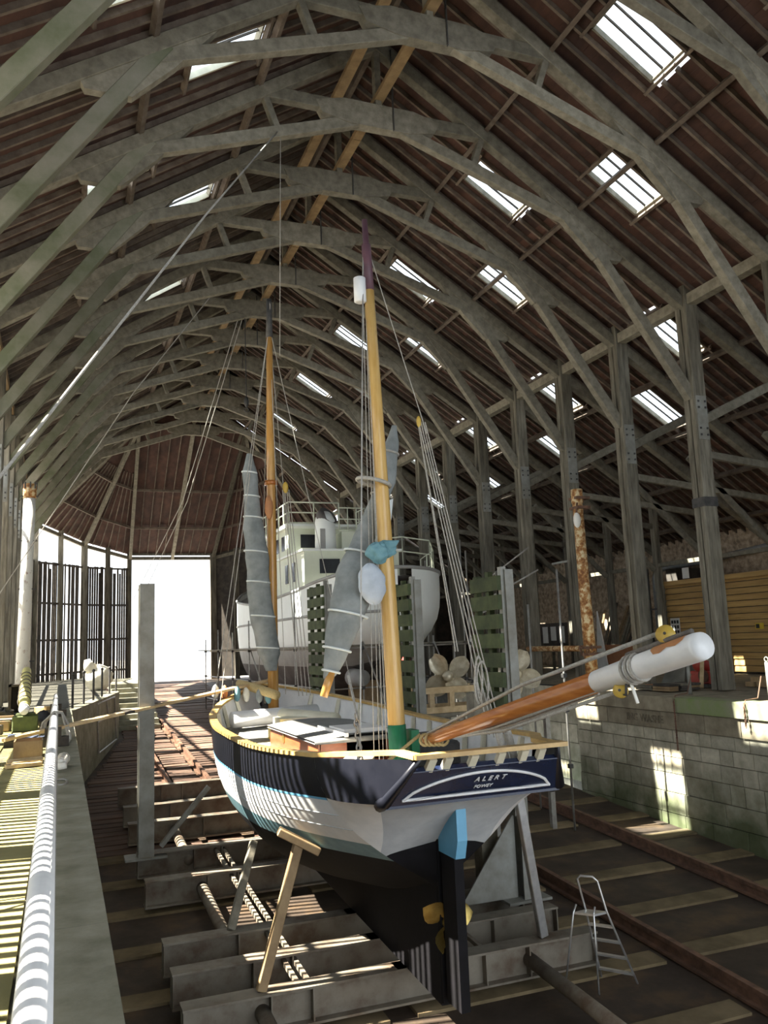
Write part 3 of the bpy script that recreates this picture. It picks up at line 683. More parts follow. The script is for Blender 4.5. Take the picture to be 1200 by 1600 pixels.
# rudder and propeller
boat.part('rudder', MB().box(BX-.06, BX+.06, 9.55, 9.93, -2.75, -1.02), ANTIF)
boat.part('rudder_trunk', MB().prism([(BX-.065, 9.5, -1.02), (BX-.065, 9.98, -1.02), (BX-.065, 9.98, -.42), (BX-.065, 9.42, -.42), (BX-.065, 9.42, -.8)], (.13, 0, 0)), LBLUE, label='light blue upper rudder')
boat.part('rudder_pad', MB().prism([(BX+.06, 9.44, -.40), (BX+.36, 9.52, -.40), (BX+.06, 9.7, -.62)], (0, .05, -.02)), LBLUE)
pr = boat.part('propeller', MB().tube([(BX, 10.08, -1.87), (BX, 9.9, -1.87)], [.07, .05], 10), BRASS, True)
for a in (20, 140, 260):
    ca, sa = math.cos(math.radians(a)), math.sin(math.radians(a)); vs = []
    for i in range(6):
        u = i/5
        for w in (-1, 0, 1):
            wd = .15*math.sin(math.pi*(.12+.8*u))*w
            r_ = .05+.30*u; vs.append((BX+ca*r_-sa*wd, 10.0+.05*w+.015*math.cos(u*3), -1.87+sa*r_+ca*wd))
    fs = [(i*3+j, i*3+j+1, i*3+j+4, i*3+j+3) for i in range(5) for j in range(2)]
    b_ = boat.part('blade', MB().add(vs, fs), BRASS, True, parent=pr)
# mizzen mast
mz0, mz1 = V((BX, 11.36, -.32)), V((4.36, 11.55, 8.2))
def on(a, b, t): return a.lerp(b, t)
mm = boat.part('mizzen_mast', MB().tube([on(mz0, mz1, t) for t in (0, .05, .3, .6, .86)], [.125, .125, .118, .10, .078], 16), VARNL, True, label='pale varnished pine mast')
boat.part('mast_coat', MB().tube([on(mz0, mz1, t) for t in (-.02, .085)], .132, 16), GREENP, True, parent=mm, label='green painted foot of the mast')
boat.part('mast_head', MB().tube([on(mz0, mz1, t) for t in (.86, .95, .952, 1.0)], [.082, .075, .05, .045], 12), PURPLE, True, parent=mm, label='dark purple masthead')
boat.part('mast_tabernacle', MB().box(4.66, 4.78, 11.25, 11.5, -.1, .32), GREENP, parent=mm)
boat.part('mast_hoop', MB().torus(on(mz0, mz1, .50)+V((-.12, 0, 0)), (1, .0, -.22), (0, 1, 0), .26, .03, R2=.2), ROPE, True, parent=mm)
boat.part('radar_reflector', MB().tube([(4.22, 11.5, 6.78), (4.22, 11.5, 6.8), (4.22, 11.5, 7.18), (4.22, 11.5, 7.2)], [.06, .095, .095, .06], 16), WHITE, True, parent=mm, label='white radar reflector drum')
def crumple(c, rx, ry, rz, amp, sd, n=26, m=18):
    rows = []
    for i in range(m+1):
        th = math.pi*i/m; row = []
        for k in range(n):
            a = 2*math.pi*k/n; w = 1+amp*(math.sin(3*a+sd+2*th)*.5+math.sin(5*a-3*th+sd*2)*.35+math.sin(7*th+2*a+sd)*.35+.25*math.sin(9*a+5*th))*math.sin(th)
            row.append((c[0]+rx*math.sin(th)*math.cos(a)*w-.12*rx*math.cos(th), c[1]+ry*math.sin(th)*math.sin(a)*w, c[2]+rz*math.cos(th)*(1+amp*.3*math.sin(4*a+sd))))
        rows.append(row)
    return MB().loft(rows, True)
# mizzen sail bundle in its cover: real bundle hung beside the mast
def bundle(pts, rad, n=14, lump=.10, seed=1, flat=.7, sub=5):
    rg = random.Random(seed); P = []; R = []
    for i in range(len(pts)-1):
        for k in range(sub):
            t = k/sub; P.append(V(pts[i]).lerp(V(pts[i+1]), t)); R.append(rad[i]+(rad[i+1]-rad[i])*t)
    P.append(V(pts[-1])); R.append(rad[-1]); rows = []; ph = [rg.random()*6 for _ in range(4)]
    for i, (p, r) in enumerate(zip(P, R)):
        row = []
        for k in range(n):
            a = 2*math.pi*k/n; w = 1+lump*math.sin(3*a+ph[0]+i*.35)+lump*.6*math.sin(5*a+ph[1]-i*.5)+lump*.5*math.sin(i*1.3+ph[2])
            row.append((p.x+math.cos(a)*r*w, p.y+math.sin(a)*r*w*flat, p.z))
        rows.append(row)
    mb = MB().loft(rows, True); k0 = len(mb.v); mb.add([P[0], P[-1]], [])
    mb.f += [(k0, (k+1) % n, k) for k in range(n)]+[(k0+1, (len(rows)-1)*n+k, (len(rows)-1)*n+(k+1) % n) for k in range(n)]
    return mb, P, R
pts = [(4.80, 11.75, 4.92), (4.74, 11.75, 4.6), (4.63, 11.75, 4.0), (4.40, 11.75, 3.5), (4.19, 11.7, 3.1), (4.0, 11.5, 2.6), (3.86, 11.4, 2.1), (3.66, 11.4, 1.58), (3.54, 11.4, 1.2), (3.50, 11.4, 1.1)]
mb, P_, R_ = bundle(pts, [.04, .12, .15, .16, .18, .30, .29, .21, .12, .07], lump=.07, seed=3)
ms = boat.part('furled_mizzen_sail', mb, CANVAS, True, label='furled mizzen sail in a grey canvas cover')
boat.part('yard_end', MB().tube([(3.54, 11.38, 1.2), (3.41, 11.36, .86)], [.065, .055], 10), VARN, True, parent=ms, label='orange varnished end of the yard')
boat.part('sail_bag', crumple((4.10, 11.12, 2.40), .20, .12, .29, .13, 1), CANVASL, True, parent=ms, label='pale canvas bag tied to the sail')
boat.part('teal_bag', sum_mb([crumple((4.20, 11.1, 2.84), .15, .12, .15, .32, 2), crumple((4.33, 11.12, 2.90), .14, .1, .12, .35, 5), MB().tube([(4.3, 11.1, 2.93), (4.45, 11.1, 2.97), (4.53, 11.1, 3.02)], [.1, .06, .01], 8)]), CLOTHT, True, parent=ms, label='crumpled teal cloth bag')
boat.part('sail_cloth', MB().prism([(4.3, 11.72, 3.6), (4.72, 11.72, 3.75), (4.62, 11.72, 3.05), (4.2, 11.72, 3.0)], (0, .02, 0)), SAILW, parent=ms)
for p, r in ((P_[36], R_[36]), (P_[31], R_[31]), (P_[22], R_[22]), (P_[6], R_[6]), (P_[12], R_[12]), (P_[40], R_[40])):
    boat.part('tie', MB().torus(p, (1, 0, -.25), (0, 1, 0), r*1.06, .018, 18, 6, r*.78), SAILW if p.z < 3.3 else ROPE, True, parent=ms)
# main mast and bundle
ma0, ma1 = V((BX+.02, 19.05, .1)), V((4.6, 19.05, 10.0))
mn = boat.part('main_mast', MB().tube([on(ma0, ma1, t) for t in (-.05, .3, .6, .9)], [.125, .115, .10, .075], 14), VARN, True, label='orange varnished pine mast')
boat.part('mast_head', MB().tube([on(ma0, ma1, t) for t in (.9, 1.0)], [.085, .06], 10), IRON, True, parent=mn)
boat.part('mast_band', MB().tube([on(ma0, ma1, .53), on(ma0, ma1, .54)], .16, 14), VARNO, True, parent=mn)
mb, P_, R_ = bundle([(4.02, 18.9, 6.05), (4.02, 18.9, 5.6), (4.08, 18.9, 4.9), (4.1, 18.9, 4.3), (4.15, 18.9, 3.6), (4.2, 18.9, 2.9), (4.3, 18.9, 2.1), (4.4, 18.9, 1.4), (4.45, 18.9, 1.02)], [.06, .17, .18, .24, .27, .26, .28, .24, .12], lump=.07, seed=8)
msl = boat.part('furled_main_sail', mb, CANVAS, True, label='furled main sail in a long grey cover')
for k in (5, 9, 13, 19, 24, 29, 34): boat.part('tie', MB().torus(P_[k], (1, 0, -.1), (0, 1, 0), R_[k]*1.02, .02, 18, 6, R_[k]*.75), SAILW, True, parent=msl)
boat.part('mast_fender', MB().blob((4.42, 18.7, 4.75), .1, .1, .28, 10, 8, .05, 2), LEATH, True, parent=mn)
# outrigger spar over the transom
o0, o1 = V((BX-.05, 10.3, .28)), V((BX+.0, 5.06, 1.47))
on_ = lambda t: o0.lerp(o1, t)
og = boat.part('outrigger', MB().tube([on_(t) for t in (0, .1, .35, .74)], [.06, .08, .092, .098], 16), VARNO, True, label='orange varnished outrigger spar')
boat.part('spar_tip', MB().tube([on_(t) for t in (.74, .85, .99, 1.0)], [.10, .106, .11, .102], 24), WHITE, True, parent=og, label='white painted end of the spar')
d_ = (o1-o0).normalized(); upn = V((0, 0, 1))-d_*d_.z; upn.normalize(); sdn_ = d_.cross(upn)
boat.part('leather_patch', MB().loft([[on_(t)+(upn*math.cos(a)+sdn_*math.sin(a))*.113 for a in [(-.3+k*.2)*s_ for k in range(9)]] for t, s_ in ((.905, .6), (.915, .95), (.93, 1.0), (.945, .8), (.965, .9), (.98, .7))]), LEATH, True, parent=og)
def sheave(c, r, ax):
    boat.part('block', MB().disc(c, ax, r, .05, 22), YELL, True, parent=og, label='yellow pulley block')
    boat.part('block_pin', MB().disc(c, ax, .012, .07, 8), IRON, parent=og)
c1 = on_(.925)+upn*.18-sdn_*0.02; sheave(c1, .075, (-.72, -.5, .4))
c2 = on_(.80)-upn*.14+sdn_*.02; sheave(c2, .062, (-.75, -.55, .2))
for off in (.0, .02, -.02): boat.part('lashing', MB().torus(on_(.845+off*.6), sdn_, upn, .115, .015, 18, 6), ROPE, True, parent=og)
boat.part('lashing', MB().tube([on_(.985)+upn*.13, on_(.94)+upn*.13, on_(.89)+upn*.125+sdn_*.02, on_(.83)+upn*.13], .022, 6), ROPED, True, parent=og)
boat.part('shackle', MB().tube([c2-upn*.02-d_*.02, c2+d_*.06-upn*.05, c2+d_*.1+upn*.05, c2+d_*.05+upn*.12], .012, 6), IRON, True, parent=og)
boat.part('toggle', MB().tube([c2+d_*.16+upn*.03, c2+d_*.19-upn*.14], .014, 6), RUSTW, parent=og)
root = V((BX-.05, 10.2, .38))
boat.part('sheet_rope', MB().tube([c1-d_*.07+upn*.03, on_(.5)+upn*.22, root], .02, 6), ROPE, True, parent=og)
boat.part('sheet_rope', MB().tube([c2-d_*.06, on_(.4)-upn*.17, root-V((0, 0, .08))], .017, 6), ROPE, True, parent=og)
boat.part('sheet_rope', MB().tube([on_(.72)-upn*.09-sdn_*.06, on_(.4)-upn*.13-sdn_*.05, root-V((.05, 0, .05))], .016, 6), ROPE, True, parent=og)
boat.part('sheet_rope', MB().tube([on_(.74)-upn*.08+sdn_*.03, on_(.35)-upn*.11, root-V((.02, 0, .1))], .015, 6), ROPE, True, parent=og)
for k in range(5): boat.part('rope_knot', MB().torus(root+V((-.08+.05*k, -.1-.03*k, -.06)), (1, .3*(k % 2), .2), (0, .4, 1), .07, .02, 14, 6), ROPEY, True, parent=og)
boat.part('rope_tail', MB().tube([root+V((-.1, 0, 0)), (4.0, 10.35, .1), (3.75, 10.5, -.1)], .022, 6), ROPEY, True, parent=og)
# running rigging
def line(a, b, r=.008, m=ROPE, sag=0, name='rigging_line', par=None):
    a = V(a); b = V(b); boat.part(name, MB().tube([a.lerp(b, t)-V((0, 0, sag*4*t*(1-t))) for t in ((0, .25, .5, .75, 1) if sag else (0, 1))], r, 5), m, parent=par)
top_m = on(mz0, mz1, .93)
line(top_m+V((-.06, 0, 0)), (3.55, 10.3, .15), .012, GALV); line(top_m+V((-.05, 0, 0)), (4.3, 11.3, .0), .007); line(top_m+V((.06, 0, 0)), (5.15, 11.3, 4.7), .008)
for dx in (-.1, -.06, -.03): line(on(mz0, mz1, .86)+V((dx, .0, 0)), (4.3+dx*2, 11.3, -.2), .006)
tk = V((4.98, 11.2, 4.85))
for k in range(4): line(tk+V((.035*k, 0, 0)), (5.56+.10*k, 10.6+.05*k, .25-.05*k), .009)
for k, sdx in enumerate((0, .04)): line(tk+V((0, .03, .0)), (5.3+sdx, 11.0, 1.4), .01)
boat.part('tackle_block', MB().blob(tk, .04, .03, .09, 8, 6), YELL, True)
coil = boat.part('rope_coil', MB().torus((5.55, 10.7, .95), (.35, 0, 0), (.0, 0, 1), .09, .02, 18, 6, .3), ROPE, True)
boat.part('rope_coil', MB().torus((5.5, 10.72, 1.0), (.35, .1, 0), (.05, 0, 1), .07, .02, 18, 6, .32), ROPE, True)
# port shroud with chain links
line((3.6, 10.85, 1.15), (3.5, 10.2, .62), .01); line((3.62, 10.85, 1.15), (3.52, 10.22, .62), .01)
for k in range(8): boat.part('chain_link', MB().torus((3.48+.005*k, 10.2, .66-.075*k), (1, 0, 0) if k % 2 else (0, 1, 0), (0, 0, 1), .034, .012, 10, 5, .052), GALV, True)
line((3.5, 10.2, .2), (3.46, 10.2, -.08), .022)
tm = on(ma0, ma1, .93)
for q in ((2.9, 17.6, .3), (6.0, 17.6, .3), (4.4, 20.0, .7), (4.7, 18.6, .5), (4.9, 18.8, 3.8), (3.2, 18.4, .4)): line(tm, q, .009)
for k in range(4): line((4.78+.05*k, 18.8, 5.2), (4.95+.09*k, 18.4, .45), .011)
boat.part('tackle_block', MB().blob((4.85, 18.8, 5.25), .07, .05, .14, 8, 6), YELL, True)
boat.part('rope_hose', MB().tube([(5.05, 9.2, .05), (5.05, 9.4, .45), (5.13, 9.5, .58), (5.23, 9.5, .45), (5.27, 9.4, .05)], .05, 8), ROPE, True)
boat.part('rolled_awning', MB().tube([(3.85, 19.6, .75), (4.15, 18.6, .62), (4.35, 18.0, .52)], [.09, .11, .1], 10), ROPEY, True)
for k in range(6): boat.part('bow_fender', MB().blob((3.2+.22*k, 19.0-.12*k+.2*(k % 2), .62-.03*k), .08, .08, .16, 8, 6, .1, k), [SAILW, ORANG, CLOTHT, SACK, CANVAS, CLOTHT][k], True)
# ============================================================ cradle
def fz(y): return floor_z(y)
cr_ = Thing('slipway_cradle', 'steel cradle of heavy cross beams and columns carrying the sailing boat', 'cradle', (4.4, 14, fz(14)))
def ibeam(y, x0, x1, h=.46, lift=.1):
    z0 = fz(y)+lift; z1 = z0+h
    b = cr_.part('cross_beam', MB().box(x0, x1, y-.02, y+.02, z0+.03, z1-.03), RUSTB)
    cr_.part('flange', MB().box(x0, x1, y-.15, y+.15, z1-.03, z1), RUSTB, parent=b); cr_.part('flange', MB().box(x0, x1, y-.15, y+.15, z0, z0+.03), RUSTB, parent=b)
    for xs in (x0+.01, 2.55, 3.1, 5.6, 6.3, x1-.03): cr_.part('stiffener', MB().box(xs, xs+.02, y-.14, y+.14, z0+.03, z1-.03), RUSTB, parent=b)
    return z1
CB = [11.3, 12.35, 13.4, 16.25, 17.95, 20.3, 21.9, 24.0]
for y in CB: ibeam(y, 1.45, 7.45)
for x, a, b in ((2.46, 11.3, 9.2), (2.46, 13.4, 16.2), (6.35, 11.3, 8.9), (6.35, 13.4, 16.2), (2.46, 17.9, 20.3)):
    cr_.part('tie_tube', MB().tube([(x, a, fz(a)+.32), (x, b, fz(b)+.32)], .1, 14), RUSTB, True)
for x in (3.0, 3.15, 5.5, 5.75):
    for a, b in ((11.3, 12.35), (12.35, 13.4), (13.4, 16.25), (16.25, 17.95)): cr_.part('tie_angle', MB().beam((x, a, fz(a)+.45), (x, b, fz(b)+.45), .06, .06), RUSTB)
for y in CB[:6]: cr_.part('keel_block', MB().box(BX-.22, BX+.22, y-.14, y+.14, fz(y)+.56, zk(y)-.0), TAN)
def hcol(x, y, z1, parent_name='column'):
    z0 = fz(y)+.5; w = .15 if x < BX else .08
    c = cr_.part(parent_name, MB().box(x-.015, x+.015, y-.17, y+.17, z0, z1), STEEL)
    cr_.part('flange', MB().box(x-w, x+w, y-.18, y-.16, z0, z1), STEEL, parent=c); cr_.part('flange', MB().box(x-w, x+w, y+.16, y+.18, z0, z1), STEEL, parent=c)
    s = 1 if x < BX else -1
    if x > BX: cr_.part('gusset', MB().prism([(x+s*.1, y, z0), (x+s*1.15, y, z0), (x+s*.1, y, z0+1.35)], (0, .03, 0)), STEEL, parent=c)
    cr_.part('base_plate', MB().box(x-.4, x+.4, y-.25, y+.25, z0-.04, z0), STEEL, parent=c)
    return c
hcol(1.62, 17.95, 2.95); hcol(7.29, 13.0, 2.75); hcol(7.29, 17.05, 2.9); hcol(7.29, 23.6, 3.3)
cr_.part('brace', MB().beam((1.9, 17.8, -2.25), (2.85, 17.8, -1.2), .14, .08), STEEL)
# slatted timber fenders against the right-hand columns
for (ya, yb3, zt, zb3) in ((12.9, 13.95, 2.68, -1.3), (16.95, 18.05, 2.85, -1.0), (23.5, 25.1, 3.3, .2)):
    for k, yy in enumerate((ya+.04, (ya+yb3)/2, yb3-.06)):
        cr_.part('fender_batten', MB().box(7.16, 7.26, yy-.06, yy+.06, zb3-.1, zt+.12-.05*k), FENDG if k else STEEL)
    z = zt-.03
    while z > zb3:
        piece('fender_board', FENDG, cr_.e, (7.12, (ya+yb3)/2, z-.13), (.07, yb3-ya, .255), base=cr_.loc); z -= .335
# ---- shores
def shore(name, foot, head, w, m, lab, headw=0, hd=None):
    t = Thing(name, lab, 'shore', foot)
    t.part('prop', MB().beam(foot, head, w, w*.8, (0, 1, 0)), m, bevel=.01)
    if headw:
        d = V(hd).normalized(); t.part('head_block', MB().beam(V(head)-d*headw/2, V(head)+d*headw/2, .18, .1), m, bevel=.01)
zt = lambda y: fz(y)+.56
shore('timber_shore', (2.45, 11.3, zt(11.3)), (3.02, 11.4, -1.02), .13, TAN, 'timber shore with a crosswise head block against the hull', .62, (.7, -.15, -.4))
shore('timber_shore', (2.46, 13.4, zt(13.4)), (2.98, 14.1, -1.55), .12, TIMBER, 'plain timber shore standing further under the hull')
shore('steel_shore', (6.62, 11.3, zt(11.3)+.02), (6.18, 11.0, -.68), .13, ALU, 'pale grey straight shore leaning to the counter by the stepladder')
shore('steel_shore', (6.2, 13.4, zt(13.4)), (6.05, 13.4, -.9), .08, STEEL, 'thin grey prop standing behind the rudder')
# ---- stepladder
la = Thing('stepladder', 'folding aluminium stepladder with a tall hand loop on the slip floor', 'ladder', (7.2, 10.75, fz(10.75)))
zg = fz(10.75)+.02; A = V((7.0, 10.55, fz(10.55)+.02)); B = V((7.7, 10.62, fz(10.6)+.02)); Cc = V((6.72, 10.95, fz(10.95)+.02)); D = V((7.36, 11.0, fz(11.0)+.02))
pl = zg+.98; a1 = V((7.02, 10.72, pl)); a2 = V((7.40, 10.78, pl)); hA = V((7.08, 10.86, zg+1.46)); hB = V((7.24, 10.9, zg+1.46))
fa, fb = A, Cc
la.part('rear_leg', MB().tube([A, V((7.12, 10.72, pl)), V((7.17, 10.75, pl+.08))], .014, 8), ALU, True)
la.part('rear_leg', MB().tube([Cc, V((6.9, 10.9, pl)), V((6.97, 10.92, pl+.1))], .014, 8), ALU, True)
la.part('stile', MB().tube([B, V((7.34, 10.72, pl)), V((7.24, 10.75, zg+1.40)), V((7.18, 10.77, zg+1.46)), V((7.06, 10.9, zg+1.46)), V((7.02, 10.92, zg+1.42)), V((7.14, 10.95, pl)), D], .016, 8), ALU, True)
la.part('platform', MB().add([V((7.12, 10.7, pl)), V((7.36, 10.72, pl)), V((7.16, 10.95, pl)), V((6.92, 10.92, pl)), V((7.12, 10.7, pl-.03)), V((7.36, 10.72, pl-.03)), V((7.16, 10.95, pl-.03)), V((6.92, 10.92, pl-.03))], [(0, 1, 2, 3), (7, 6, 5, 4), (0, 4, 5, 1), (1, 5, 6, 2), (2, 6, 7, 3), (3, 7, 4, 0)]), ALU)
for k in range(1, 5):
    t = k/4.6; la.part('step', MB().beam(V((7.34, 10.72, pl)).lerp(B, t), V((7.14, 10.95, pl)).lerp(D, t), .07, .025), ALU)
# ============================================================ left quay
sp = Thing('white_spar', 'long white painted spar lying along the left quay', 'spar', (-.1, 2, 0))
sp.part('spar', MB().tube([(-.06, 1.2, .42), (-.09, 8, .42), (-.12, 18, .42), (-.13, 24, .42), (-.135, 26.5, .42)], [.064, .066, .068, .06, .045], 18), WHITE, True)
sp.part('sail_track', MB().beam((-.005, 1.2, .41), (-.055, 21, .41), .012, .03), GALV)
sp.part('iron_band', MB().tube([(-.13, 23.4, .42), (-.13, 23.55, .42)], .068, 14), IRON, True)
sp.part('iron_band', MB().tube([(-.135, 25.6, .42), (-.135, 25.75, .42)], .058, 14), IRON, True)
for y, q in ((2.4, ''), (15.7, ''), (23.0, '')):
    solid('timber_chock', MB().box(-.38, .14, y-.1, y+.1, 0.04, .2).box(-.25, 0.02, y-.08, y+.08, .2, .35), DARKW, 'timber chock propping the white spar %s' % {2.4: 'clear of other clutter', 15.7: 'just before the hanging rope coil', 23.0: 'beside its iron bands'}[y], 'chock', (-.1, y, 0.04))
rc = Thing('rope_coil', 'big grey rope coil hung over the white spar', 'rope coil', (-.1, 17, .05))
for k in range(9):
    w = random.uniform(-.05, .05); h = .30+.025*(k % 4)
    rc.part('rope_loop', MB().tube([(-.33+w, 16.9+.05*k, .12), (-.28+w, 16.95+.05*k, .35), (-.12, 17+.04*k, .52), (.02, 17+.04*k, .50), (.10+w, 16.9+.04*k, .3), (.16+w*.5, 16.7-.1*(k % 5), .08), (.1+w, 16.3-.12*(k % 4), .06), (.05, 16.5, .09)], .02, 6), ROPE, True)
solid('pulley_block', MB().tube([(.0, 12.35, .13), (.05, 13.0, .13)], [.06, .09], 10).disc((.0, 12.3, .12), (0, 0, 1), .09, .08, 16), RUSTW, 'small grey pulley block lying on the kerb', 'pulley', (.02, 12.6, .036), smooth=True)
solid('iron_shackle', MB().torus((.02, 11.2, .06), (1, 0, 0), (0, 1, .2), .07, .014, 16, 6, .1), GALV, 'bright shackle lying on the kerb', 'shackle', (.02, 11.2, .036), smooth=True)
ys = Thing('yellow_spar', 'yellow rope-wrapped spar with a white end resting on a mossy block', 'spar', (-.75, 19.6, .35))
ys.part('spar', MB().tube([(-.72, 19.5, .47), (-.78, 21.5, .65), (-.92, 26, 1.14), (-.93, 26.3, 1.17)], [.105, .13, .12, .05], 16), YROPE, True)
ys.part('end_cap', MB().tube([(-.715, 19.3, .45), (-.72, 19.52, .472)], [.09, .112], 14), WHITE, True)
for k in range(7):
    t = k/7; c = V((-.76, 20.6, .57)).lerp(V((-.9, 25.4, 1.08)), t); ys.part('lashing', MB().torus(c, (1, 0, 0), (0, -.1, 1), .135, .012, 16, 5), ROPED, True)
solid('mossy_block', MB().box(-.95, -.45, 19.5, 20.0, 0, .33).box(-.9, -.5, 19.55, 19.95, .33, .37), MOSSG, 'green mossy block under the yellow spar', 'block', (-.7, 19.75, 0), bevel=.03)
solid('wooden_crate', MB().box(-1.35, -1.28, 25.5, 26.2, 0, .8).box(-1.0, -.93, 25.5, 26.2, 0, .8).box(-1.35, -.93, 26.1, 26.2, 0, .8).box(-1.35, -.93, 25.5, 26.2, .74, .8), DARKW, 'tall dark open crate behind the yellow spar', 'crate', (-1.15, 25.9, 0))
wp = Thing('rusty_white_pole', 'tall white pole with rust patches and iron straps', 'pole', (-1.12, 28, 0))
wp.part('pole', MB().tube([(-1.12, 28, 0), (-1.08, 28, 3.5), (-1.03, 28, 6.5)], [.21, .19, .18], 18), RUSTW, True)
wp.part('pole_cap', MB().tube([(-1.03, 28, 6.45), (-1.03, 28, 6.9)], [.2, .2], 18), RUSTY, True)
for z in (1.4, 3.6, 5.1, 6.5): wp.part('strap', MB().beam((-1.3, 27.95, z), (-.78, 27.95, z), .05, .04), IRON)
for k in range(8):
    a = k*.8; wp.part('lug', MB().box(-1.03+.2*math.cos(a)-.02, -1.03+.2*math.cos(a)+.02, 28+.2*math.sin(a)-.02, 28+.2*math.sin(a)+.02, 6.75, 6.95), IRON)
solid('blue_tarpaulin', MB().loft([[(-.95+.1*i, 17.2+.2*j, .05+.03*math.sin(i*1.9+j*1.3)+.02*math.sin(j*2.7)) for i in range(8)][::-1] for j in range(7)]).box(-.93, -.28, 17.25, 18.35, 0, .03), TARP, 'dark blue tarpaulin spread on the quay', 'tarpaulin', (-.6, 17.8, 0), smooth=True)
solid('black_bag', MB().blob((-.36, 20.6, .17), .17, .2, .18, 12, 8, .12, 3), BAGK, 'crumpled black bag beside the mossy block', 'bag', (-.36, 20.6, 0), smooth=True)
for k, (x0, x1, y, m, lb) in enumerate(((-1.9, -1.0, 21.6, TAN, 'sawn timber baulk lying beyond the blue tarpaulin'), (-1.9, -.95, 20.7, TIMBER, 'grey timber baulk lying across the quay'), (-1.9, -1.0, 19.9, TAN, 'short tan timber baulk by the mossy block'), (-1.9, -1.1, 18.9, TIMBER, 'weathered timber baulk beside the tarpaulin'), (-.62, -.3, 24.5, NEWWOOD, 'pale timber offcut near the wooden crate'))):
    solid('timber_baulk', MB().beam((x0, y+.15, .12), (x1, y, .12), .24, .2), m, lb, 'timber', (x0, y, 0.02), bevel=.015)
solid('iron_scrap', MB().blob((-1.35, 23.4, .14), .28, .3, .16, 10, 6, .35, 9), IRON, 'heap of dark iron scrap left of the yellow spar', 'scrap', (-1.35, 23.4, 0))
bx = Thing('wooden_box', 'open wooden box near the gangplank end', 'box', (-.5, 14.9, 0))
for q in ((-.68, -.66, 14.6, 15.1), (-.28, -.26, 14.6, 15.1), (-.68, -.26, 14.58, 14.6), (-.68, -.26, 15.1, 15.12)): bx.part('side', MB().box(*q, 0, .26), TAN)
bx.part('bottom', MB().box(-.67, -.27, 14.6, 15.1, 0, .02), TAN)
for k in range(3): solid('board_offcut', MB().beam((-.72, 13.4+.3*k, .035), (-.25, 13.5+.3*k, .035), .16, .05), NEWWOOD, 'pale board offcut lying on the quay slabs', 'board', (-.5, 13.4+.3*k, 0), group='board offcuts by the wooden box')
gp = Thing('gangplank', 'long pale plank bridging from the quay to the boat', 'plank', (-.95, 16.4, 0))
gp.part('plank', MB().beam((-.95, 16.4, .14), (4.6, 19.45, .80), .22, .05), NEWWOOD)
gp.part('plank_band', MB().beam((1.12, 17.54, .386), (1.32, 17.65, .41), .225, .054), DARKW)
solid('plank_trestle', MB().box(-.92, -.6, 16.4, 16.6, 0, .11), DARKW, 'low dark block under the quay end of the gangplank', 'block', (-.75, 16.5, 0))
# far left: sack, gate, steps, fence
sk = Thing('white_sack', 'bulging white builder sack standing at the dock edge', 'sack', (1.45, 38, 0))
sk.part('sack', MB().blob((1.45, 38, .52), .62, .5, .55, 16, 12, .07, 11), SACK, True)
sk.part('sack_neck', MB().tube([(1.15, 37.9, .9), (1.05, 37.8, 1.1), (1.0, 37.8, 1.3)], [.3, .2, .12], 10), SACK, True)
gt = Thing('metal_gate', 'thin metal gate frame leaning on the brown dock wall', 'gate', (1.2, 33, -2))
ga, gb = V((.95, 30.4, 0)), V((1.75, 34.6, 0)); n_ = V((.18, -.03, 0))
for z in (-.15, -.75, -1.75): gt.part('gate_rail', MB().tube([ga+n_*(1-.3*z)+V((0, 0, z)), gb+n_*(1-.3*z)+V((0, 0, z))], .03, 6), GALV)
for t in (0, .5, 1):
    p = ga.lerp(gb, t); gt.part('gate_bar', MB().tube([p+n_*1.05+V((0, 0, -.15)), p+n_*1.5+V((0, 0, -.75 if t == .5 else -1.75))], .03, 6), GALV)
st = Thing('stone_steps', 'flight of worn steps rising from the slip to the far quay', 'steps', (3.2, 37.5, fz(37.5)))
for k in range(9):
    y = 37.5+.72*k; z = fz(37.5)+(0-fz(37.5))*(k+1)/9; st.part('step', MB().box(2.25, 4.0, y, y+.8 if k < 8 else 52, z-.3, z), KERB)
for k in range(6):
    y = 26.5+1.9*k; x = .15+(y-25.6)*.185
    t = Thing('fence_post', 'short iron fence post on the far left dock edge', 'post', (x, y, 0), 'iron posts along the dock edge')
    t.part('post', MB().tube([(x, y, 0), (x, y, .95)], .035, 8), IRON); t.part('knob', MB().blob((x, y, .98), .055, .055, .055, 8, 6), IRON, True)
# ============================================================ ship
SX = 10.4
ship = Thing('white_ship', 'white ship with grey lower hull and bridge, propped inside scaffolding', 'ship', (SX, 34, -1.9))
sb_f = cr([25.1, 25.5, 26.4, 28.5, 34, 41, 45, 47.5], [.25, 1.1, 1.85, 2.3, 2.4, 2.3, 1.4, .1])
st_f = cr([25.1, 30, 36, 42, 47.5], [3.95, 3.55, 3.4, 3.8, 4.8])
sk_f = cr([25.1, 26, 28, 31, 35, 43, 47.5], [2.0, 1.5, .8, -.4, -.9, -.8, 1.0])
SY = [25.1, 25.2, 25.35, 25.5, 25.8, 26.1, 26.5, 27, 27.6, 28.4]+[29.2+.9*i for i in range(20)]+[47.1, 47.5]
def sxp(sd, y, z):
    w = min(1, max(0, (st_f(y)-z)/(st_f(y)-sk_f(y)))); return (SX+sd*max(.03, sb_f(y)*(1-w**4.0)**.55), y, z)
def sband(lo, hi, rows):
    mb = MB()
    for sd in (-1, 1):
        g = []
        for y in SY:
            a = max(min(lo(y), st_f(y)), sk_f(y)); b = max(min(hi(y), st_f(y)), sk_f(y)); g.append([sxp(sd, y, a+(b-a)*j/rows) for j in range(rows+1)])
        mb.loft(g if sd < 0 else [r[::-1] for r in g])
    return mb
ship.part('upper_hull', sband(st_f, lambda y: 1.5, 6), SHIPW, True, label='white upper hull')
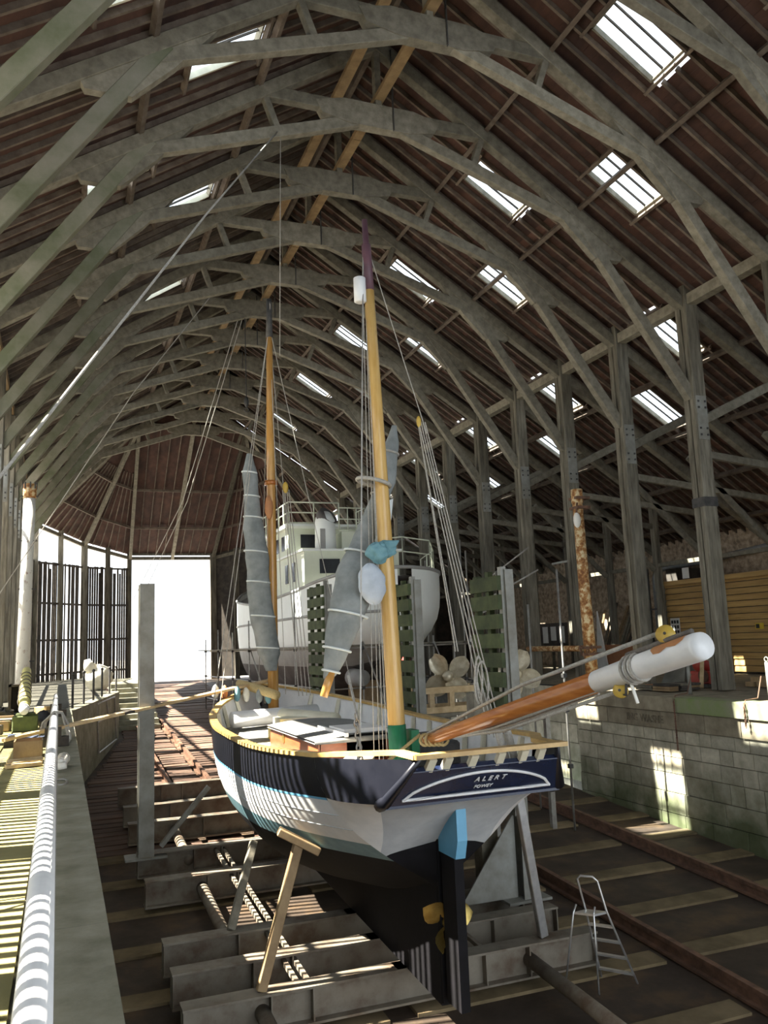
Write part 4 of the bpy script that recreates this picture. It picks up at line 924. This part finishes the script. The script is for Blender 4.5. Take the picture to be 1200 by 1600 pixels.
ship.part('lower_hull', sband(lambda y: 1.5, lambda y: .75, 3), SHIPG, True, label='grey lower hull')
ship.part('underwater_hull', sband(lambda y: .75, lambda y: -5, 6), SHIPD, True)
ship.part('rubbing_strip', MB().tube([sxp(-1, y, 2.55) for y in SY], .05, 6), SHIPG, True)
ship.part('deck', MB().loft([[(SX-sb_f(y)+.02, y, st_f(y)-.3), (SX, y, st_f(y)-.25), (SX+sb_f(y)-.02, y, st_f(y)-.3)][::-1] for y in SY]), SHIPG)
ship.part('bulwark_cap', MB().tube([sxp(-1, y, st_f(y)) for y in SY[::-1]]+[sxp(1, y, st_f(y)) for y in SY], .06, 6), SHIPG, True)
hs = ship.part('deckhouse', MB().box(8.45, 12.3, 30.2, 38, 3.2, 5.05), SHIPC)
ship.part('roof_edge', MB().box(8.35, 12.4, 30.1, 38.1, 5.05, 5.13), SHIPW, parent=hs)
ship.part('window', MB().box(9.05, 9.85, 30.17, 30.2, 4.2, 4.75), WINDK, parent=hs)
for y in (31.5, 32.6, 34.6, 36.0): ship.part('window', MB().box(8.42, 8.45, y, y+.4, 4.0, 4.75), WINDK, parent=hs)
br = ship.part('bridge', MB().box(8.6, 11.6, 33, 37, 5.1, 6.3), SHIPC)
ship.part('window', MB().box(9.1, 9.8, 32.97, 33, 5.5, 6.05), WINDK, parent=br)
for y in (33.6, 34.6, 35.6): ship.part('window', MB().box(8.57, 8.6, y, y+.5, 5.45, 6.05), WINDK, parent=br)
ship.part('bridge_deck', MB().box(8.4, 11.8, 32.3, 37.4, 6.3, 6.4), SHIPW, parent=br)
def railing(pts, h, n, par, post=.03):
    pts = [V(p) for p in pts]
    for f in (.0, .5, 1.0): ship.part('rail', MB().tube([p+V((0, 0, h*(1-f)+.05)) for p in pts], post, 6), SHIPC, True, parent=par)
    for a, b in zip(pts[:-1], pts[1:]):
        k = max(1, int((b-a).length/n))
        for i in range(k+1):
            p = a.lerp(b, i/k); ship.part('rail_post', MB().tube([p, p+V((0, 0, h+.05))], post, 6), SHIPC, True, parent=par)
railing([(8.45, 37.2, 6.4), (8.45, 32.4, 6.4), (10.6, 32.4, 6.4)], .85, .75, br, .028)
fu = ship.part('funnel', MB().tube([(9.62, 31.2, 5.1), (9.62, 31.2, 6.35), (9.62, 31.35, 6.5)], [.42, .40, .34], 20), SHIPW, True)
ship.part('funnel_cap', MB().tube([(9.62, 31.3, 6.4), (9.75, 31.1, 6.58)], [.42, .42], 18), SHIPD, True, parent=fu)
ship.part('funnel_door', MB().box(9.3, 9.5, 30.8, 30.86, 5.2, 6.0), SHIPG, parent=fu)
vb = ship.part('vent_house', MB().box(10.2, 11.1, 30.9, 31.9, 5.1, 5.9), SHIPC)
railing([(10.1, 30.9, 5.9), (11.2, 30.9, 5.9), (11.2, 32, 5.9)], .9, .3, vb, .022)
dkr = [(SX-1.2, 25.75, 3.9), (SX, 25.2, 3.95), (SX+1.2, 25.7, 3.9), (SX+2.1, 27.4, 3.75), (SX+2.3, 29, 3.6)]
railing(dkr, .95, .7, ship.e, .022)
ship.part('shaft_boss', MB().tube([(SX-.7, 27.6, .35), (SX-.7, 28.6, .35)], [.28, .32], 16), SHIPG, True)
for k, y in enumerate((29.5, 33, 36.5, 40, 43.5)):
    ship.part('keel_block', MB().box(SX-.5, SX+.5, y-.3, y+.3, fz(y), max(-.85, sk_f(y)+.05)), TAN)
# ============================================================ scaffolding
sc = Thing('scaffolding', 'grey tube scaffolding with board lifts round the white ship', 'scaffolding', (9.5, 28, fz(28)))
STD = [(7.5, 24.4, 2.2), (8.6, 24.4, 1.6), (9.8, 24.4, 3.2), (11.0, 24.4, 1.7), (12.3, 24.4, 4.4), (13.0, 26.2, 5.0), (13.1, 29.5, 4.6), (7.3, 27.5, 3.4), (7.2, 30.5, 2.4), (7.0, 33.5, 2.6), (6.9, 36.5, 2.2), (6.8, 39.5, 2.4), (6.7, 42.5, 2.0), (8.6, 22.9, 1.6), (11.0, 22.9, 2.0)]
for x, y, h in STD:
    s_ = sc.part('standard', MB().tube([(x, y, fz(y)), (x, y, h)], .028, 7), GALV, True)
    for z in (-.85, .2, 1.4):
        if z < h: sc.part('coupler', MB().box(x-.045, x+.045, y-.045, y+.045, z-.05, z+.05), IRON, parent=s_)
for z in (-.85, .2, 1.4):
    sc.part('ledger', MB().tube([(7.0, 24.4, z), (13.2, 24.4, z)], .026, 7), GALV, True)
    sc.part('ledger', MB().tube([(7.5, 24.0, z), (6.7, 43, z)], .026, 7), GALV, True)
    sc.part('ledger', MB().tube([(13.0, 24.2, z), (13.15, 30, z)], .026, 7), GALV, True)
for a, b in (((9.8, 24.35, -1.8), (8.6, 24.35, 1.6)), ((12.3, 24.35, -1.9), (11.0, 24.35, 1.5)), ((7.2, 30.5, -1), (7.0, 33.5, 1.6)), ((12.3, 24.3, 3.0), (13.6, 22.6, 4.3)), ((12.3, 24.3, 2.5), (13.9, 22.6, 3.6)), ((12.3, 24.3, 2.2), (13.0, 23.4, 2.6))):
    sc.part('diagonal_tube', MB().tube([a, b], .026, 7), GALV, True)
for k in range(4): sc.part('scaffold_board', MB().box(7.3, 13.1, 24.45+.24*k, 24.67+.24*k, 1.45, 1.49), TIMBER)
for k in range(2):
    for (a, b) in ((25, 29.5), (29.5, 34), (34, 38.5), (38.5, 43)): sc.part('scaffold_board', MB().beam((7.45-.24*k-(a-25)*.04, a, 1.46), (7.45-.24*k-(b-25)*.04, b, 1.46), .22, .04), TIMBER)
# free-standing standards between the cradle and the stone wall
for x, y, h, lb in ((11.25, 17.45, 3.15, 'tall thin scaffold tube standing beyond the fender columns'), (9.6, 17.2, 1.2, 'short scaffold tube standing between the two propellers'), (11.6, 19.5, 2.4, 'scaffold tube standing near the dock wall corner')):
    t = Thing('scaffold_tube', lb, 'scaffold tube', (x, y, fz(y)))
    t.part('tube', MB().tube([(x, y, fz(y)), (x, y, h)], .028, 7), GALV, True)
    for z in (-1.5, -.2, .6): t.part('coupler', MB().box(x-.05, x+.05, y-.05, y+.05, z-.05, z+.05), IRON)
# ============================================================ timber platform with the two propellers
pf = Thing('timber_platform', 'timber trestle platform carrying the two bronze propellers', 'platform', (9.4, 18.5, fz(18.5)))
for x in (7.9, 9.4, 10.9):
    for y in (17.8, 19.4): pf.part('leg', MB().box(x-.06, x+.06, y-.06, y+.06, fz(y), -.15), GALV)
for k in range(8): pf.part('plank', MB().box(7.7, 11.1, 17.6+.25*k, 17.83+.25*k, -.15, -.09), TIMBER)
for z, m in ((-.09, NEWWOOD), (.35, NEWWOOD)):
    for y in (17.75, 18.6): pf.part('bearer', MB().box(7.75, 9.3, y, y+.14, z, z+.14), m)
for x in (7.85, 8.35, 9.05): pf.part('bearer_post', MB().box(x, x+.12, 17.76, 17.88, .05, .35), NEWWOOD)
pf.part('bearer', MB().box(9.9, 11.0, 17.9, 18.05, -.09, .05), TAN)
def ship_prop(c, ang0, lab, tilt):
    t = Thing('ship_propeller', lab, 'propeller', c-V((0, 0, .62)))
    ax = V((-.55, -.8, tilt)).normalized(); e1 = ax.cross(V((0, 0, 1))).normalized(); e2 = e1.cross(ax)
    t.part('hub', MB().tube([c-ax*.16, c-ax*.1, c+ax*.1, c+ax*.2], [.09, .14, .13, .07], 14), BRONZE, True)
    for k in range(4):
        a = ang0+k*math.pi/2; rd = e1*math.cos(a)+e2*math.sin(a); td = -e1*math.sin(a)+e2*math.cos(a); rows = []
        for i in range(7):
            u = i/6; w = .30*math.sin(math.pi*(.15+.72*u))**.8; row = []
            for j in range(7):
                v = j/3-1; row.append(c+rd*(.10+.50*u)+td*(w*v*.8)+ax*(.18*v*(1-.5*u)+.14*(v*v-.5)+.035*(j % 2)*(.3+u)))
            rows.append(row)
        b = MB().loft(rows); b.loft([[p-ax*.02 for p in r][::-1] for r in rows]); t.part('blade', b, BRONZE, True)
ship_prop(V((8.55, 18.2, .70)), .9, 'pale bronze ship propeller with ribbed blades on new timber bearers', .05)
ship_prop(V((10.45, 18.3, .66)), .35, 'pale bronze ship propeller half hidden by the green fender', .05)
tb = solid('timber_baulk', MB().box(6.74, 6.98, 13.35, 13.65, fz(13.5)+.56, .62).box(6.98, 7.08, 13.4, 13.6, fz(13.5)+.56, .5), TIMBER, 'upright weathered timber baulk roped beside the green fender', 'timber', (6.86, 13.5, fz(13.5)+.56))
# ============================================================ right quay
rp = Thing('rusty_crane_post', 'tall rusty post with flaking cream paint on the right quay', 'post', (14.8, 21.5, 0))
rp.part('post', MB().tube([(14.85, 21.5, 0), (14.8, 21.5, 3), (14.78, 21.5, 5.9)], [.19, .17, .155], 18), RUSTY, True)
rp.part('collar', MB().tube([(14.78, 21.5, 5.55), (14.78, 21.5, 5.98)], .18, 18), RUSTY, True)
for z in (5.4, 1.15, .95, 5.7): rp.part('clamp', MB().box(14.62, 15.1, 21.28, 21.72, z-.04, z+.04), RAILM)
for k in range(10):
    a = k*.7; rp.part('chain_link', MB().torus((14.7+.2*math.cos(a), 21.5+.2*math.sin(a)-.05, 1.05+.1*math.sin(k*2.1)), (1, k % 2, 0), (0, 0, 1), .05, .018, 10, 5, .07), RAILM, True)
rp.part('arm', MB().tube([(14.8, 21.5, 1.12), (14.9, 25.2, 1.12)], .09, 12), RUSTY, True)
hk = rp.part('hook_block', MB().blob((14.62, 21.35, 5.0), .12, .1, .24, 12, 8), RUSTW, True)
rp.part('hook_shank', MB().tube([(14.72, 21.4, 5.6), (14.64, 21.36, 5.4), (14.62, 21.35, 5.2)], .03, 6), RAILM, True, parent=hk)
cb = Thing('timber_cabin', 'cabin clad in honey-brown horizontal boards under the aisle roof', 'cabin', (23, 22.5, 0))
k = 0; z = .05
while z < 3.2:
    cb.part('cladding_board', MB().hexa([(21.93, 18, z), (22, 18, z), (22, 26.6, z), (21.93, 26.6, z), (21.965, 18, z+.198), (22, 18, z+.198), (22, 26.6, z+.198), (21.965, 26.6, z+.198)]), CLAD); z += .222; k += 1
cb.part('wall_core', MB().box(22.0, 24.1, 18.0, 26.55, 0, 3.25), DARKW); cb.part('fascia', MB().box(21.8, 24.1, 17.9, 26.8, 3.25, 3.42), CLAD); cb.part('corner_post', MB().box(21.93, 22.03, 26.5, 26.68, 0, 3.25), TIMBER)
sg = Thing('warning_sign', 'small yellow warning sign on the cabin cladding', 'sign', (21.93, 21.9, 1.58))
sg.part('plate', MB().box(21.915, 21.93, 21.72, 22.08, 1.48, 1.68), SIGNY); sg.part('printed_panel', MB().box(21.91, 21.916, 21.9, 22.05, 1.51, 1.65), INK)
sg = Thing('notice_board', 'white notice with dark print on the cabin corner', 'sign', (21.93, 26.05, 1.66))
sg.part('plate', MB().box(21.91, 21.93, 25.8, 26.3, 1.35, 2.0), SIGNW)
for r in range(3):
    for c_ in range(3): sg.part('printed_panel', MB().box(21.9, 21.912, 25.85+.15*c_, 25.95+.15*c_, 1.42+.19*r, 1.54+.19*r), INK)
solid('notice', MB().box(21.78, 21.8, 24.9, 25.25, 3.45, 3.85), SIGNW, 'small pale notice on top of the cabin fascia', 'sign', (21.79, 25.07, 3.42))
dp = Thing('drain_pipe', 'pair of grey drain pipes running down beside the cabin', 'pipe', (22.8, 28.2, 0))
dp.part('pipe', MB().tube([(22.8, 28.1, 0), (22.8, 28.1, 3.7), (22.85, 28.0, 4.0), (23.2, 27.6, 4.1), (23.85, 26.6, 4.2), (23.85, 16, 4.95)], .11, 10), PIPEM, True)
dp.part('pipe', MB().tube([(22.8, 28.6, 0), (22.8, 28.6, 4.6)], .1, 10), PIPEM, True)
for z in (1.0, 2.4): dp.part('bracket', MB().box(22.68, 22.95, 27.95, 28.75, z, z+.06), IRON)
solid('dark_pier', MB().box(22.9, 24.1, 26.85, 27.5, 0, 4.0), DARKW, 'dark timber pier between the cabin and the drain pipes', 'pier', (23.3, 27.2, 0))
for k in range(9):
    y = 31.0+.28*k; solid('leaning_plank', MB().beam((23.2+.05*k, y+.5, 0), (24.05, y+random.uniform(-.6, .2), random.uniform(2.0, 3.0)), .14, .04, (1, 0, 0)), random.choice((TAN, TIMBER, DARKW)), 'old plank leaning against the rubble wall', 'plank', (23.2, y, 0), group='planks leaning on the rubble wall')
solid('plywood_panel', MB().box(19.4, 19.46, 25.2, 27.7, .33, 1.1).box(19.46, 19.6, 25.3, 25.4, 0, 1.0).box(19.46, 19.6, 27.5, 27.6, 0, 1.0), ORANG, 'long orange-brown plywood panel standing behind the rusty post', 'panel', (19.5, 26.4, 0))
solid('white_board', MB().prism([(19.3, 27.6, 0), (19.3, 27.35, 2.4), (19.3, 26.9, .3)], (.05, 0, 0)), SIGNW, 'tapering white board standing beside the rusty post', 'board', (19.3, 27.3, 0))
wb = Thing('work_bench', 'low timber work bench in the right aisle', 'bench', (19.3, 31.5, 0))
wb.part('top', MB().box(18.9, 19.9, 29.5, 33.2, .85, .95), TIMBER)
for x in (19.0, 19.8):
    for y in (29.7, 31.4, 33.0): wb.part('leg', MB().box(x-.05, x+.05, y-.05, y+.05, 0, .85), TIMBER)
pb = Thing('pin_board', 'dark pin board with pale paper sheets standing on the work bench', 'board', (19.9, 31.8, .95))
pb.part('backing', MB().box(19.84, 19.88, 30.3, 33.1, .95, 2.05), DARKW)
for k in range(4): pb.part('paper_sheet', MB().box(19.82, 19.84, 30.5+.65*k, 30.9+.65*k, 1.2+.1*(k % 2), 1.9), SIGNW)
# woodpile of flat scraps behind the kerb
for k in range(15):
    x = 14.85+.34*(k % 3)+random.uniform(-.03, .03); y = 18.25+.75*((k//3) % 2)+random.uniform(-.02, .02); z = .03+.062*(k//6)
    solid('scrap_board', MB().box(x-.14, x+.14, y-.34, y+.34, z-.03, z+.025), random.choice((ORANG, TIMBER, DARKW, TAN)), 'flat scrap board in the low pile behind the coping', 'board', (x, y, z-.03), group='scrap boards piled on the right quay')
solid('grey_hopper', MB().add([(16.6, 19.6, 0), (17.5, 19.6, 0), (17.5, 20.6, 0), (16.6, 20.6, 0), (16.95, 19.8, .85), (17.5, 19.8, .85), (17.5, 20.4, .85), (16.95, 20.4, .85)], [(3, 2, 1, 0), (4, 5, 6, 7), (0, 1, 5, 4), (1, 2, 6, 5), (2, 3, 7, 6), (3, 0, 4, 7)]), STEEL, 'grey sloping steel hopper on the right quay', 'hopper', (17, 20, 0))
rm = Thing('red_machine', 'red painted winch machine beside the nearest post', 'machine', (16.7, 18.7, 0))
rm.part('body', MB().box(16.4, 17.1, 18.35, 19.1, .08, .42), REDP, bevel=.03); rm.part('drum', MB().tube([(16.35, 18.7, .62), (17.15, 18.7, .62)], .2, 16), REDP, True)
rm.part('cone', MB().tube([(16.75, 18.7, .7), (16.75, 18.7, 1.35)], [.28, .07], 14), CREAM, True); rm.part('base', MB().box(16.3, 17.2, 18.25, 19.2, 0, .08), IRON)
for k in range(2): rm.part('wheel', MB().disc((16.3+.85*k, 18.45, .3), (1, 0, 0), .17, .06), RAILM, True)
solid('pale_plank', MB().beam((15.9, 18.1, 0.02), (16.3, 18.4, .95), .1, .04), NEWWOOD, 'pale plank leaning on the red machine', 'plank', (15.9, 18.1, 0))
solid('timber_stack', MB().box(17.2, 18.6, 17.2, 17.5, 0, .12).box(17.2, 18.6, 17.6, 17.9, 0, .12).box(17.3, 18.5, 17.3, 17.8, .12, .24), NEWWOOD, 'low stack of new timber behind the nearest post', 'timber', (17.9, 17.5, 0))
for k, (x, y) in enumerate(((14.4, 16.8), (14.4, 14.3))):
    t = Thing('quay_stanchion', ['grey stanchion with a chain on the coping beside the scrap boards', 'grey stanchion on the green mossy coping'][k], 'stanchion', (x, y, 0))
    t.part('post', MB().tube([(x, y, 0), (x, y, .8)], .045, 10), STEEL, True); t.part('eye', MB().torus((x, y, .86), (0, 1, 0), (0, 0, 1), .05, .015, 12, 6), STEEL, True)
for k, (y, zz) in enumerate(((16.35, -1.2), (14.15, -.5))):
    t = Thing('hanging_chain', ['rusty chain hanging down the stone blocks', 'short rusty chain hanging over the mossy coping'][k], 'chain', (13.5, y, zz))
    pts = [(14.35, y+.3, .5), (14.0, y+.1, .06), (13.6, y+.05, .04), (13.5, y, -.1), (13.5, y, zz)]
    t.part('chain', MB().tube(pts, .012, 5), RAILM)
    z = -.12; q = 0
    while z > zz: t.part('chain_link', MB().torus((13.5, y, z), (1, 0, 0) if q % 2 else (0, 1, 0), (0, 0, 1), .022, .009, 8, 4, .04), RAILM); z -= .062; q += 1
tl = Thing('tube_light', 'white tube light fitting hung under the aisle roof', 'lamp', (20, 30.4, 4.55)); tl.part('tube', MB().tube([(20, 29.6, 4.62), (20, 31.3, 4.62)], .05, 8), SIGNW, True); tl.part('hanger', MB().tube([(20, 30.4, 4.65), (20, 30.4, zb(20)-.1)], .012, 5), IRON)
# ============================================================ ropes under the roof
def rope(lab, pts, r=.014, m=ROPE):
    solid('long_rope', MB().tube(pts, r, 6), m, lab, 'rope', pts[-1], smooth=True)
rope('long pale rope slanting from a truss down to the left quay', [(4.43, 17.2, 13.3), (2.0, 12.2, 8.3), (-.44, 8, 3.33), (-1.6, 6.0, 1.0)], .016)
rope('thin rope slanting from a truss towards the left wall', [(4.5, 26.6, 13.3), (2.0, 27, 9.8), (-1.8, 27.5, 3.4)], .016)
rope('pair rope running from the far trusses down by the doorway', [(6.0, 29.6, 13.9), (5.0, 38, 8.2), (3.4, 45, 4.2)], .018)
rope('second pair rope running down by the doorway', [(6.15, 29.6, 13.9), (5.2, 38, 8.2), (3.7, 45, 4.0)], .018)
rope('vertical rope hanging from a truss near the left skylight', [(4.5, 17.2, 13.2), (4.45, 17.5, 8)], .009)
ch = Thing('chain_hoist', 'chain hoist block hanging from a roof truss above the main mast', 'hoist', (6.2, 29.5, 10.2))
ch.part('chain', MB().tube([(6.2, 29.55, 13.8), (6.2, 29.5, 10.6)], .02, 6), IRON); ch.part('block', MB().blob((6.2, 29.5, 10.5), .09, .07, .2, 10, 8), IRON, True); ch.part('hook', MB().torus((6.2, 29.5, 10.2), (1, 0, 0), (0, 0, 1), .08, .02, 12, 6), IRON, True)
solid('red_buoy', MB().blob((9.7, 23.6, .95), .14, .14, .17, 12, 8).tube([(9.7, 23.6, 1.08), (9.7, 23.9, 1.25), (9.8, 24.4, 1.4)], .012, 5), REDP, 'small red buoy hanging from the scaffolding', 'buoy', (9.7, 23.6, .8), smooth=True)
